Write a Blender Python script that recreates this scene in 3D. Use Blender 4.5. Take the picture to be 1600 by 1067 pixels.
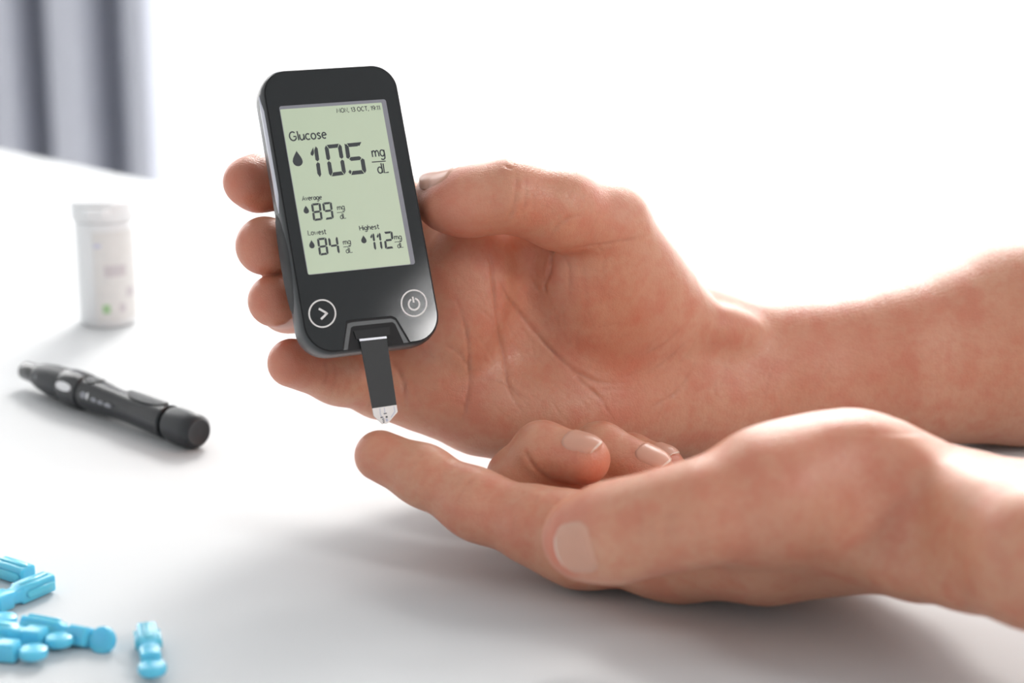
import bpy, math, random
import numpy as np
from mathutils import Vector, Matrix

random.seed(4)
np.random.seed(4)
for _o in list(bpy.data.objects):
    bpy.data.objects.remove(_o, do_unlink=True)
scene = bpy.context.scene
COL = scene.collection

# ------------------------------------------------------------------ camera
FPX = 1600 * 70 / 36.0            # focal length in pixels
TILT = math.radians(14.5)
TZ = 0.74                         # table top height
CAMH = 0.198                      # camera above the table top
cam_d = bpy.data.cameras.new('camera')
cam = bpy.data.objects.new('camera', cam_d)
COL.objects.link(cam)
cam.location = (0, 0, TZ + CAMH)
cam.rotation_euler = (math.pi / 2 - TILT, 0, 0)
cam_d.lens = 70
cam_d.sensor_width = 36
cam_d.clip_start = 0.01
cam_d.dof.use_dof = True
cam_d.dof.focus_distance = 0.576
cam_d.dof.aperture_fstop = 9.5
scene.camera = cam

# ------------------------------------------------------------------ light
world = bpy.data.worlds.new('daylit_room')
scene.world = world
world.use_nodes = True
bg = world.node_tree.nodes['Background']
bg.inputs['Color'].default_value = (0.95, 0.975, 1.0, 1)
bg.inputs['Strength'].default_value = 0.54

win_l = bpy.data.lights.new('window_daylight', 'AREA')
win_l.shape = 'RECTANGLE'
win_l.size = 3.8
win_l.size_y = 3.2
win_l.energy = 205
win_l.color = (1.0, 0.99, 0.975)
win_o = bpy.data.objects.new('window_daylight', win_l)
COL.objects.link(win_o)
win_o.location = (-0.05, 2.75, 1.66)
win_o.rotation_euler = (math.radians(-90), 0, 0)

sun_l = bpy.data.lights.new('low_sun', 'SUN')
sun_l.energy = 3.3
sun_l.angle = math.radians(15)
sun_l.color = (1.0, 0.975, 0.94)
sun_o = bpy.data.objects.new('low_sun', sun_l)
COL.objects.link(sun_o)
_az, _el = math.radians(10), math.radians(34)
sun_o.rotation_euler = Vector((-math.sin(_az) * math.cos(_el), -math.cos(_az) * math.cos(_el), -math.sin(_el))).to_track_quat('-Z', 'Y').to_euler()
sun_o.location = (0.8, 4.0, 3.2)

side_l = bpy.data.lights.new('side_window_daylight', 'AREA')   # daylight in the small window of the right wall
side_l.shape = 'RECTANGLE'
side_l.size = 0.62
side_l.size_y = 0.62
side_l.energy = 30
side_l.color = (1.0, 0.985, 0.97)
side_o = bpy.data.objects.new('side_window_daylight', side_l)
COL.objects.link(side_o)
side_o.location = (2.065, -1.02, 2.32)
side_o.rotation_euler = (0, math.radians(90), 0)

scene.cycles.max_bounces = 6
scene.cycles.diffuse_bounces = 3
scene.cycles.glossy_bounces = 3
scene.cycles.transparent_max_bounces = 10
scene.cycles.caustics_reflective = False
scene.cycles.caustics_refractive = False

vs = scene.view_settings
scene.display_settings.display_device = 'sRGB'
vs.view_transform = 'Standard'
vs.look = 'None'
vs.exposure = 0.0
vs.gamma = 1.0
vs.use_curve_mapping = False

# ------------------------------------------------------------------ frames
CT, ST = math.cos(TILT), math.sin(TILT)
CAMP = np.array([0, 0, TZ + CAMH])
EX = np.array([1.0, 0, 0])
EY = np.array([0, ST, CT])
EF = np.array([0, CT, -ST])
R_CW = np.stack([EX, EY, EF])      # rows: camera axes in world


def c2w(p):                        # camera coords (right, up, forward) -> world
    return np.asarray(p, float) @ R_CW + CAMP


def w2c(p):
    return (np.asarray(p, float) - CAMP) @ R_CW.T


def PC(px, py, d):                 # measured image position + distance -> camera coords
    return np.array([(px - 800) / FPX * d, (533.5 - py) / FPX * d, d])


def PW(px, py, d):
    return c2w(PC(px, py, d))


def ground(px, py, z=0.0):         # point of the horizontal plane z above the table
    r = c2w(PC(px, py, 1.0)) - CAMP
    t = (TZ + z - CAMP[2]) / r[2]
    return CAMP + r * t


# ------------------------------------------------------------------ materials
def srgb(r, g, b):
    def f(c):
        c /= 255.0
        return c / 12.92 if c <= 0.04045 else ((c + 0.055) / 1.055) ** 2.4
    return (f(r), f(g), f(b), 1.0)


def mat(name, color, rough=0.5, metal=0.0, spec=0.5, sss=0.0, sss_r=(1, 1, 1), sss_s=0.01, trans=0.0, coat=0.0,
        noise=None, bump=None, alpha=1.0, emit=0.0):
    m = bpy.data.materials.new(name)
    m.use_nodes = True
    nt = m.node_tree
    b = nt.nodes['Principled BSDF']
    b.inputs['Base Color'].default_value = color
    b.inputs['Roughness'].default_value = rough
    b.inputs['Metallic'].default_value = metal
    b.inputs['Specular IOR Level'].default_value = spec
    b.inputs['Subsurface Weight'].default_value = sss
    b.inputs['Subsurface Radius'].default_value = sss_r
    b.inputs['Subsurface Scale'].default_value = sss_s
    b.inputs['Transmission Weight'].default_value = trans
    b.inputs['Coat Weight'].default_value = coat
    b.inputs['Coat Roughness'].default_value = 0.06
    b.inputs['Alpha'].default_value = alpha
    if noise or bump:
        tc = nt.nodes.new('ShaderNodeTexCoord')
    if noise:                                   # (scale, amount)
        n = nt.nodes.new('ShaderNodeTexNoise')
        n.inputs['Scale'].default_value = noise[0]
        n.inputs['Detail'].default_value = 4
        nt.links.new(tc.outputs['Object'], n.inputs['Vector'])
        hs = nt.nodes.new('ShaderNodeMix')
        hs.data_type = 'RGBA'
        a = [c * (1 - noise[1]) for c in color[:3]] + [1]
        c2 = [min(1, c * (1 + noise[1])) for c in color[:3]] + [1]
        hs.inputs['A'].default_value = a
        hs.inputs['B'].default_value = c2
        nt.links.new(n.outputs['Fac'], hs.inputs['Factor'])
        nt.links.new(hs.outputs['Result'], b.inputs['Base Color'])
    if bump:                                    # (scale, strength, distance)
        n2 = nt.nodes.new('ShaderNodeTexNoise')
        n2.inputs['Scale'].default_value = bump[0]
        n2.inputs['Detail'].default_value = 3
        nt.links.new(tc.outputs['Object'], n2.inputs['Vector'])
        bp = nt.nodes.new('ShaderNodeBump')
        bp.inputs['Strength'].default_value = bump[1]
        bp.inputs['Distance'].default_value = bump[2]
        nt.links.new(n2.outputs['Fac'], bp.inputs['Height'])
        nt.links.new(bp.outputs['Normal'], b.inputs['Normal'])
    return m


def skin_material():
    m = bpy.data.materials.new('skin')
    m.use_nodes = True
    nt = m.node_tree
    b = nt.nodes['Principled BSDF']
    N, L = nt.nodes.new, nt.links.new
    tc = N('ShaderNodeTexCoord')

    def noise(scale, detail=4, rough=0.55):
        n = N('ShaderNodeTexNoise')
        n.inputs['Scale'].default_value = scale
        n.inputs['Detail'].default_value = detail
        n.inputs['Roughness'].default_value = rough
        L(tc.outputs['Object'], n.inputs['Vector'])
        return n

    def mix(fac, a, c):
        x = N('ShaderNodeMix')
        x.data_type = 'RGBA'
        for s, v in (('A', a), ('B', c)):
            if isinstance(v, tuple):
                x.inputs[s].default_value = v
            else:
                L(v, x.inputs[s])
        if isinstance(fac, float):
            x.inputs['Factor'].default_value = fac
        else:
            L(fac, x.inputs['Factor'])
        return x.outputs['Result']

    def ramp(inp, lo, hi, a=0.0, c=1.0):
        r = N('ShaderNodeMapRange')
        r.inputs['From Min'].default_value = lo
        r.inputs['From Max'].default_value = hi
        r.inputs['To Min'].default_value = a
        r.inputs['To Max'].default_value = c
        L(inp, r.inputs['Value'])
        return r.outputs['Result']

    base = (0.635, 0.300, 0.185, 1)
    pale = (0.690, 0.365, 0.240, 1)
    pink = (0.615, 0.215, 0.132, 1)
    red = (0.640, 0.175, 0.110, 1)
    brown = (0.360, 0.140, 0.085, 1)
    c = mix(ramp(noise(45).outputs['Fac'], 0.35, 0.65, 0, 0.75), base, pale)
    c = mix(ramp(noise(110).outputs['Fac'], 0.46, 0.66, 0, 0.70), c, pink)
    c = mix(ramp(noise(380, 3).outputs['Fac'], 0.45, 0.68, 0, 0.34), c, pink)
    at = N('ShaderNodeAttribute')
    at.attribute_name = 'redness'
    c = mix(at.outputs['Fac'], c, red)
    ac = N('ShaderNodeAttribute')
    ac.attribute_name = 'crease'
    c = mix(ac.outputs['Fac'], c, brown)
    L(c, b.inputs['Base Color'])
    b.inputs['Roughness'].default_value = 0.40
    b.inputs['Specular IOR Level'].default_value = 0.55
    b.inputs['Subsurface Weight'].default_value = 0.22
    b.inputs['Subsurface Radius'].default_value = (1.0, 0.32, 0.18)
    b.inputs['Subsurface Scale'].default_value = 0.006
    # fine skin relief: pores plus short anisotropic furrows
    mp = N('ShaderNodeMapping')
    mp.inputs['Scale'].default_value = (1.0, 2.6, 0.8)
    L(tc.outputs['Object'], mp.inputs['Vector'])
    f = N('ShaderNodeTexNoise')
    f.inputs['Scale'].default_value = 620
    f.inputs['Detail'].default_value = 3
    L(mp.outputs['Vector'], f.inputs['Vector'])
    v = N('ShaderNodeTexVoronoi')
    v.feature = 'DISTANCE_TO_EDGE'
    v.inputs['Scale'].default_value = 900
    L(tc.outputs['Object'], v.inputs['Vector'])
    ad = N('ShaderNodeMath')
    ad.operation = 'ADD'
    L(f.outputs['Fac'], ad.inputs[0])
    L(ramp(v.outputs['Distance'], 0, 0.12, 0, 0.35), ad.inputs[1])
    bp = N('ShaderNodeBump')
    bp.inputs['Strength'].default_value = 0.38
    bp.inputs['Distance'].default_value = 0.00028
    L(ad.outputs[0], bp.inputs['Height'])
    L(bp.outputs['Normal'], b.inputs['Normal'])
    return m


M = {
    'skin': skin_material(),
    'nail': mat('nail', (0.675, 0.36, 0.26, 1), 0.30, spec=0.5, sss=0.15, sss_r=(1, .4, .25), sss_s=.003, noise=(260, .05)),
    'nail_edge': mat('nail_free_edge', (0.78, 0.60, 0.50, 1), 0.35),
    'case': mat('meter_casing', (0.026, 0.030, 0.033, 1), 0.34, bump=(2500, .12, .0001)),
    'face': mat('meter_face', (0.012, 0.0145, 0.016, 1), 0.05, spec=0.55, noise=(300, .15)),
    'highlight_trim': mat('highlight_gunmetal', (0.55, 0.56, 0.62, 1), 0.28, metal=.75, noise=(400, .05)),
    'gap': mat('seam_black', (0.006, 0.006, 0.007, 1), 0.7),
    'rubber': mat('grip_rubber', (0.009, 0.010, 0.011, 1), 0.62, bump=(1800, .2, .0001)),
    'bezel': mat('screen_bezel', (0.25, 0.255, 0.29, 1), 0.5, noise=(500, .06)),
    'lcd': mat('lcd_green', srgb(198, 214, 185), 0.35, noise=(60, .03)),
    'ink': mat('lcd_ink', srgb(44, 50, 54), 0.5, noise=(200, .05)),
    'print': mat('white_print', (0.80, 0.78, 0.76, 1), 0.5, noise=(200, .03)),
    'strip': mat('strip_black', (0.009, 0.0105, 0.012, 1), 0.5, bump=(3000, .15, .0001), noise=(700, .2)),
    'strip_tip': mat('strip_white', (0.72, 0.70, 0.68, 1), 0.25, noise=(400, .04)),
    'silver': mat('silver_line', (0.55, 0.56, 0.60, 1), 0.35, metal=0.3),
    'trace': mat('electrode_grey', (0.42, 0.45, 0.58, 1), 0.4),
    'table': mat('white_laminate', (0.695, 0.71, 0.72, 1), 0.55, spec=0.15, noise=(8, .012), bump=(900, .03, .0002)),
    'leg': mat('table_leg_white', (0.80, 0.80, 0.80, 1), 0.45),
    'drape': mat('grey_drape', (0.56, 0.585, 0.675, 1), 0.9, noise=(60, .05), bump=(700, .2, .001)),
    'wall': mat('wall_paint', (0.86, 0.865, 0.87, 1), 0.85, bump=(300, .08, .001)),
    'floor': mat('floor_laminate', (0.66, 0.64, 0.60, 1), 0.5, noise=(6, .10)),
    'frame': mat('window_frame_white', (0.85, 0.86, 0.87, 1), 0.4),
    'vial': mat('vial_plastic', (0.84, 0.85, 0.86, 1), 0.30, sss=.2, sss_s=.004),
    'label': mat('vial_label', (0.76, 0.75, 0.735, 1), 0.5, noise=(300, .06)),
    'label_grey': mat('label_grey', (0.62, 0.58, 0.60, 1), 0.5),
    'label_violet': mat('label_violet', (0.62, 0.63, 0.76, 1), 0.5),
    'label_green': mat('label_green', (0.36, 0.58, 0.30, 1), 0.5),
    'pen': mat('pen_black', (0.016, 0.018, 0.021, 1), 0.24, spec=.6, noise=(200, .2)),
    'pen_grey': mat('pen_soft_black', (0.030, 0.033, 0.037, 1), 0.45, bump=(1500, .15, .0001)),
    'pen_print': mat('pen_print', (0.30, 0.31, 0.34, 1), 0.4),
    'pen_white': mat('pen_white', (0.88, 0.88, 0.90, 1), 0.2),
    'blue': mat('lancet_blue', (0.13, 0.58, 0.80, 1), 0.26, sss=.45, sss_r=(.4, 1, 1.4), sss_s=.003, noise=(150, .06)),
}

# sheer curtain: thin cloth letting most of the daylight through
sh = bpy.data.materials.new('sheer_cloth')
sh.use_nodes = True
_nt = sh.node_tree
_nt.nodes.remove(_nt.nodes['Principled BSDF'])
_o = _nt.nodes['Material Output']
_t = _nt.nodes.new('ShaderNodeBsdfTransparent')
_r = _nt.nodes.new('ShaderNodeBsdfTranslucent')
_d = _nt.nodes.new('ShaderNodeBsdfDiffuse')
_tc = _nt.nodes.new('ShaderNodeTexCoord')
_nz = _nt.nodes.new('ShaderNodeTexNoise')
_nz.inputs['Scale'].default_value = 60
_nt.links.new(_tc.outputs['Object'], _nz.inputs['Vector'])
_mr = _nt.nodes.new('ShaderNodeMapRange')
_mr.inputs['To Min'].default_value = 0.18
_mr.inputs['To Max'].default_value = 0.26
_nt.links.new(_nz.outputs['Fac'], _mr.inputs['Value'])
_m1 = _nt.nodes.new('ShaderNodeMixShader')
_m2 = _nt.nodes.new('ShaderNodeMixShader')
for _n in (_r, _d):
    _n.inputs['Color'].default_value = (0.93, 0.93, 0.94, 1)
_m1.inputs['Fac'].default_value = 0.4
_nt.links.new(_r.outputs[0], _m1.inputs[1])
_nt.links.new(_d.outputs[0], _m1.inputs[2])
_m2.inputs['Fac'].default_value = 0.22
_nt.links.new(_t.outputs[0], _m2.inputs[1])
_nt.links.new(_m1.outputs[0], _m2.inputs[2])
_nt.links.new(_m2.outputs[0], _o.inputs['Surface'])
M['sheer'] = sh

gl = bpy.data.materials.new('window_glass')
gl.use_nodes = True
_nt = gl.node_tree
_nt.nodes.remove(_nt.nodes['Principled BSDF'])
_t = _nt.nodes.new('ShaderNodeBsdfTransparent')
_g = _nt.nodes.new('ShaderNodeBsdfGlossy')
_g.inputs['Roughness'].default_value = 0.02
_m = _nt.nodes.new('ShaderNodeMixShader')
_m.inputs['Fac'].default_value = 0.05
_nt.links.new(_t.outputs[0], _m.inputs[1])
_nt.links.new(_g.outputs[0], _m.inputs[2])
_nt.links.new(_m.outputs[0], _nt.nodes['Material Output'].inputs['Surface'])
M['glass'] = gl


# ------------------------------------------------------------------ mesh helpers
def tag(o, label, cat=None, group=None, kind=None):
    if label:
        o['label'] = label
    if cat:
        o['category'] = cat
    if group:
        o['group'] = group
    if kind:
        o['kind'] = kind
    return o


def empty(name, loc, label, cat, group=None):
    o = bpy.data.objects.new(name, None)
    o.empty_display_size = 0.01
    COL.objects.link(o)
    o.location = loc
    return tag(o, label, cat, group)


def mesh(name, V, F, m, parent=None, smooth=False, sharp=None, base=None):
    """V in world coordinates; stored relative to the parent's location (or to base)."""
    V = np.asarray(V, float).reshape(-1, 3)
    off = np.zeros(3)
    if parent is not None and base is None:
        p = parent
        while p is not None:
            off += np.array(p.location)
            p = p.parent
    elif base is not None:
        off = np.asarray(base, float)
    me = bpy.data.meshes.new(name)
    if isinstance(F, np.ndarray):
        me.vertices.add(len(V))
        me.vertices.foreach_set('co', (V - off).astype(np.float32).ravel())
        me.loops.add(F.size)
        me.loops.foreach_set('vertex_index', F.astype(np.int32).ravel())
        me.polygons.add(len(F))
        me.polygons.foreach_set('loop_start', np.arange(len(F), dtype=np.int32) * F.shape[1])
        me.update(calc_edges=True)
    else:
        me.from_pydata((V - off).tolist(), [], [list(map(int, f)) for f in F])
        me.update()
    if smooth:
        me.polygons.foreach_set('use_smooth', [True] * len(me.polygons))
        if sharp is not None:
            me.set_sharp_from_angle(angle=math.radians(sharp))
    o = bpy.data.objects.new(name, me)
    COL.objects.link(o)
    me.materials.append(M[m] if isinstance(m, str) else m)
    if parent is not None:
        o.parent = parent
    elif base is not None:
        o.location = base
    return o


class MB:                           # collects several shapes of ONE piece
    def __init__(self):
        self.v, self.f = [], []

    def add(self, V, F):
        n = len(self.v)
        self.v += [tuple(map(float, p)) for p in V]
        self.f += [[i + n for i in f] for f in F]
        return self

    def box(self, lo, hi, fr=None):
        x0, y0, z0 = lo
        x1, y1, z1 = hi
        V = np.array([(x0, y0, z0), (x1, y0, z0), (x1, y1, z0), (x0, y1, z0), (x0, y0, z1), (x1, y0, z1), (x1, y1, z1), (x0, y1, z1)])
        if fr:
            V = fr(V)
        return self.add(V, [(3, 2, 1, 0), (4, 5, 6, 7), (0, 1, 5, 4), (1, 2, 6, 5), (2, 3, 7, 6), (3, 0, 4, 7)])

    def loft(self, rings, cap0=True, cap1=True):
        n = len(rings[0])
        V = np.concatenate(rings)
        F = []
        for k in range(len(rings) - 1):
            for i in range(n):
                j = (i + 1) % n
                F.append((k * n + i, k * n + j, (k + 1) * n + j, (k + 1) * n + i))
        if cap0:
            F.append(tuple(range(n))[::-1])
        if cap1:
            F.append(tuple((len(rings) - 1) * n + i for i in range(n)))
        return self.add(V, F)

    def build(self, name, m, parent=None, smooth=False, sharp=None, base=None):
        return mesh(name, self.v, self.f, m, parent, smooth, sharp, base)


def rrect(x0, y0, x1, y1, r, n=8, inset=0.0):
    """rounded rectangle outline, counter clockwise; r = radius or 4 radii (BL, BR, TR, TL)"""
    x0 += inset; y0 += inset; x1 -= inset; y1 -= inset
    rs = [r] * 4 if not hasattr(r, '__len__') else list(r)
    rs = [max(q - inset, 1e-5) for q in rs]
    out = []
    for (cx, cy, a0), q in zip([(x0, y0, 180), (x1, y0, 270), (x1, y1, 0), (x0, y1, 90)], rs):
        ox = cx + q * (1 if cx == x0 else -1)
        oy = cy + q * (1 if cy == y0 else -1)
        for k in range(n + 1):
            a = math.radians(a0 + 90 * k / n)
            out.append((ox + q * math.cos(a), oy + q * math.sin(a)))
    return np.array(out)


# ================================================================== THE SETTING
def struct(o):
    o['kind'] = 'structure'
    return o


WY = 2.62                            # window wall
struct(MB().box((-3.2, -2.0, -0.06), (2.12, WY + .12, 0.0)).build('floor', 'floor'))
w = MB()
w.box((-3.2, WY, 0), (-2.00, WY + .12, 3.6))
w.box((1.90, WY, 0), (2.12, WY + .12, 3.6))
w.box((-2.00, WY, 3.30), (1.90, WY + .12, 3.6))
w.box((-2.00, WY, 0), (1.90, WY + .12, 0.05))
struct(w.build('wall_back', 'wall'))
struct(MB().box((-3.32, -2.0, 0), (-3.2, WY + .12, 3.6)).build('wall_left', 'wall'))
SWY0, SWY1, SWZ0, SWZ1 = -1.350, -0.580, 1.880, 2.660      # small side window
w = MB()
w.box((2.0, -2.0, 0), (2.12, WY, SWZ0))
w.box((2.0, -2.0, SWZ1), (2.12, WY, 3.6))
w.box((2.0, -2.0, SWZ0), (2.12, SWY0, SWZ1))
w.box((2.0, SWY1, SWZ0), (2.12, WY, SWZ1))
struct(w.build('wall_right', 'wall'))
fr = MB()
fr.box((2.02, SWY0, SWZ0), (2.06, SWY0 + .012, SWZ1))
fr.box((2.02, SWY1 - .012, SWZ0), (2.06, SWY1, SWZ1))
fr.box((2.02, SWY0, SWZ0), (2.06, SWY1, SWZ0 + .012))
fr.box((2.02, SWY0, SWZ1 - .012), (2.06, SWY1, SWZ1))
wf2 = struct(fr.build('window_2', 'frame'))
MB().box((2.038, SWY0 + .012, SWZ0 + .012), (2.044, SWY1 - .012, SWZ1 - .012)).build('window_pane', 'glass', wf2, base=(0, 0, 0))
fr = MB()
for a in ((-2.00, -1.94), (1.84, 1.90), (0.72, 0.78), (-0.66, -0.60)):
    fr.box((a[0], WY + .02, 0.05), (a[1], WY + .08, 3.30))
fr.box((-2.00, WY + .02, 0.05), (1.90, WY + .08, 0.11))
fr.box((-2.00, WY + .02, 3.24), (1.90, WY + .08, 3.30))
wf = struct(fr.build('window_1', 'frame'))
for a, b in ((-1.94, -0.66), (-0.60, 0.72), (0.78, 1.84)):
    MB().box((a, WY + .045, 0.11), (b, WY + .051, 3.24)).build('window_pane', 'glass', wf, base=(0, 0, 0))
struct(MB().box((-3.2, WY - .015, 0), (-2.00, WY, 0.09)).build('baseboard_back', 'frame'))


def cloth(name, m, x0, x1, z0, z1, y, folds, nx, nz=14):
    V, F = [], []
    for k in range(nz + 1):
        z = z0 + (z1 - z0) * k / nz
        for i in range(nx + 1):
            x = x0 + (x1 - x0) * i / nx
            dx, dy = folds(x, (z - z0) / (z1 - z0))
            V.append((x + dx, y + dy, z))
    for k in range(nz):
        for i in range(nx):
            a = k * (nx + 1) + i
            F.append((a, a + 1, a + nx + 2, a + nx + 1))
    o = mesh(name, V, F, m, None, True, base=((x0 + x1) / 2, y, z0))
    md = o.modifiers.new('thickness', 'SOLIDIFY')
    md.thickness = 0.0012
    return o


def sheer_folds(x, t):
    return (0.006 * math.sin(x * 31), 0.030 * math.sin(x * 52) + 0.016 * math.sin(x * 23 + 1.3) + .008 * math.sin(x * 97 + 2 * t))


o = cloth('sheer_curtain', 'sheer', -2.10, 1.93, 0.03, 3.36, 2.42, sheer_folds, 480, 6)
tag(o, 'white sheer curtain glowing with daylight across the whole window', 'curtain')


def drape_folds(x, t):
    # deep soft pleats about 7 cm apart
    s = 2 * math.pi * (x + 0.458) / 0.076 + math.pi / 2
    return (0.004 * math.sin(s * 0.5 + .4), 0.085 * (0.5 + 0.5 * math.sin(s)) ** 2.4 + 0.006 * math.sin(0.37 * s + 2 * t))


o = cloth('drape', 'drape', -0.70, -0.392, 0.03, 3.36, 2.22, drape_folds, 120, 6)
tag(o, 'grey pleated drape hanging at the left edge of the window', 'curtain')
rod = MB()
rings = []
for x in (-2.25, 1.96):
    rings.append(np.array([(x, 2.32 + .014 * math.cos(a), 3.39 + .014 * math.sin(a)) for a in np.linspace(0, 2 * math.pi, 13)[:-1]]))
rod.loft(rings[::-1])
tag(rod.build('curtain_rod', 'frame', base=(0.6, 2.32, 3.39)), 'white rod above the window carrying both curtains', 'curtain rod')

# ------------------------------------------------------------------ table (turned 45 degrees)
tb_c = np.array([-0.10, 1.03])
e1 = np.array([1, -1]) / math.sqrt(2)          # along the far edge
e2 = np.array([-1, -1]) / math.sqrt(2)         # towards the near side
table = empty('table', (float((tb_c + e2 * .45)[0]), float((tb_c + e2 * .45)[1]), 0), 'white laminate table that the hands and the pen rest on', 'table')


def tfr(V):
    V = np.asarray(V, float)
    q = tb_c + V[:, :1] * e1 + V[:, 1:2] * e2
    return np.column_stack([q, V[:, 2]])


ol = rrect(-.72, 0, .72, .92, .03, 6)
rings = []
for ins, z in ((.003, TZ - .028), (0, TZ - .025), (0, TZ - .003), (.0009, TZ - .0009), (.003, TZ)):
    q = rrect(-.72, 0, .72, .92, .03, 6, ins)
    rings.append(tfr(np.column_stack([q, np.full(len(q), z)])))
MB().loft([r[::-1] for r in rings]).build('tabletop', 'table', table, True, 40)
for a in (-.64, .64):
    for b in (.07, .85):
        MB().box((a - .025, b - .025, 0), (a + .025, b + .025, TZ - .028), tfr).build('leg', 'leg', table)
MB().box((-.62, .06, TZ - .09), (.62, .08, TZ - .028), tfr).build('apron', 'leg', table)

# ================================================================== METER FRAME (measured first, the fingers close on it)
# local frame: u to the right, v up along the meter, w out of the glass
_U = np.array([0.914, 0.1105, 0.390])
_V = np.array([-0.1785, 0.9720, 0.150])
_U /= np.linalg.norm(_U)
_V = _V - _U * (_U @ _V)
_V /= np.linalg.norm(_V)
MU = _U @ R_CW
MV = _V @ R_CW
MW = np.cross(MU, MV)
MO = PW(545, 328, .566)


def m2w(P):
    P = np.asarray(P, float) / 1000.0
    return MO + P[:, :1] * MU + P[:, 1:2] * MV + P[:, 2:3] * MW


def uv(px, py, wmm=0.0):
    """where the measured image position meets the plane w of the meter (mm)"""
    r = c2w(PC(px, py, 1.0)) - CAMP
    o = MO + MW * wmm / 1000
    t = ((o - CAMP) @ MW) / (r @ MW)
    q = CAMP + r * t - MO
    return np.array([q @ MU, q @ MV]) * 1000


c4 = [uv(407, 111), uv(619, 98.5), uv(691, 533), uv(478, 556)]      # TL TR BR BL of the front
X0 = (c4[0][0] + c4[3][0]) / 2
X1 = (c4[1][0] + c4[2][0]) / 2
Y1 = (c4[0][1] + c4[1][1]) / 2
Y0 = (c4[2][1] + c4[3][1]) / 2
RAD = (8.6, 8.6, 7.4, 7.4)



# ================================================================== HANDS (signed distance modelling)
H_VOX = 0.0006


class Field:
    """A solid grown from tapered limbs and ellipsoids, merged smoothly. Camera axes, metres."""

    def __init__(self, lo, hi, h):
        self.h = h
        self.lo = np.array(lo, float)
        self.n = np.ceil((np.array(hi) - self.lo) / h).astype(int) + 1
        self.D = np.full(self.n, 0.02, np.float32)

    def slab(self, lo, hi):
        a = np.clip(np.floor((lo - self.lo) / self.h).astype(int), 0, self.n)
        b = np.clip(np.ceil((hi - self.lo) / self.h).astype(int) + 1, 0, self.n)
        if np.any(b <= a):
            return None
        sl = tuple(slice(i, j) for i, j in zip(a, b))
        ax = [(self.lo[i] + self.h * np.arange(a[i], b[i])).astype(np.float32) for i in range(3)]
        return sl, ax[0][:, None, None], ax[1][None, :, None], ax[2][None, None, :]


def d_cone(x, y, z, a, ra, b, rb):
    ab = b - a
    L2 = float(ab @ ab) + 1e-12
    t = ((x - a[0]) * ab[0] + (y - a[1]) * ab[1] + (z - a[2]) * ab[2]) / L2
    t = np.clip(t, 0, 1)
    dx = x - a[0] - t * ab[0]
    dy = y - a[1] - t * ab[1]
    dz = z - a[2] - t * ab[2]
    return np.sqrt(dx * dx + dy * dy + dz * dz) - (ra + t * (rb - ra))


def d_ell(x, y, z, c, ax, r):
    u = [(x - c[0]) * e[0] + (y - c[1]) * e[1] + (z - c[2]) * e[2] for e in ax]
    k0 = np.sqrt(sum((q / s) ** 2 for q, s in zip(u, r))) + 1e-9
    k1 = np.sqrt(sum((q / s ** 2) ** 2 for q, s in zip(u, r))) + 1e-9
    return k0 * (k0 - 1) / k1


def smin(a, b, k):
    h = np.maximum(k - np.abs(a - b), 0) / k
    return np.minimum(a, b) - h * h * k * 0.25


def smax(a, b, k):
    return -smin(-a, -b, k)


def group_field(F, prims, k):
    """distance of one chain, evaluated in its own box; returns slab + array"""
    lo = np.min([p['lo'] for p in prims], 0) - 0.007
    hi = np.max([p['hi'] for p in prims], 0) + 0.007
    s = F.slab(lo, hi)
    sl, x, y, z = s
    D = None
    for p in prims:
        d = p['f'](x, y, z).astype(np.float32)
        if D is None:
            D = d
        elif p.get('sub'):
            D = smax(D, -d, p.get('k', k))
        else:
            D = smin(D, d, p.get('k', k))
    return s, D


def limb(a, ra, b, rb, **kw):
    a, b = np.asarray(a), np.asarray(b)
    r = max(ra, rb)
    return dict(f=lambda x, y, z: d_cone(x, y, z, a, ra, b, rb), lo=np.minimum(a, b) - r, hi=np.maximum(a, b) + r, **kw)


def blob(c, ax, r, **kw):
    c = np.asarray(c)
    ax = [np.asarray(e) / np.linalg.norm(e) for e in ax]
    R = max(r)
    return dict(f=lambda x, y, z: d_ell(x, y, z, c, ax, r), lo=c - R, hi=c + R, **kw)


def chain(pts, k=0.004):
    """pts: (px, py, d, radius mm)"""
    out = []
    for p, q in zip(pts[:-1], pts[1:]):
        out.append(limb(PC(*p[:3]), p[3] / 1000, PC(*q[:3]), q[3] / 1000, k=k))
    return out


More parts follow.
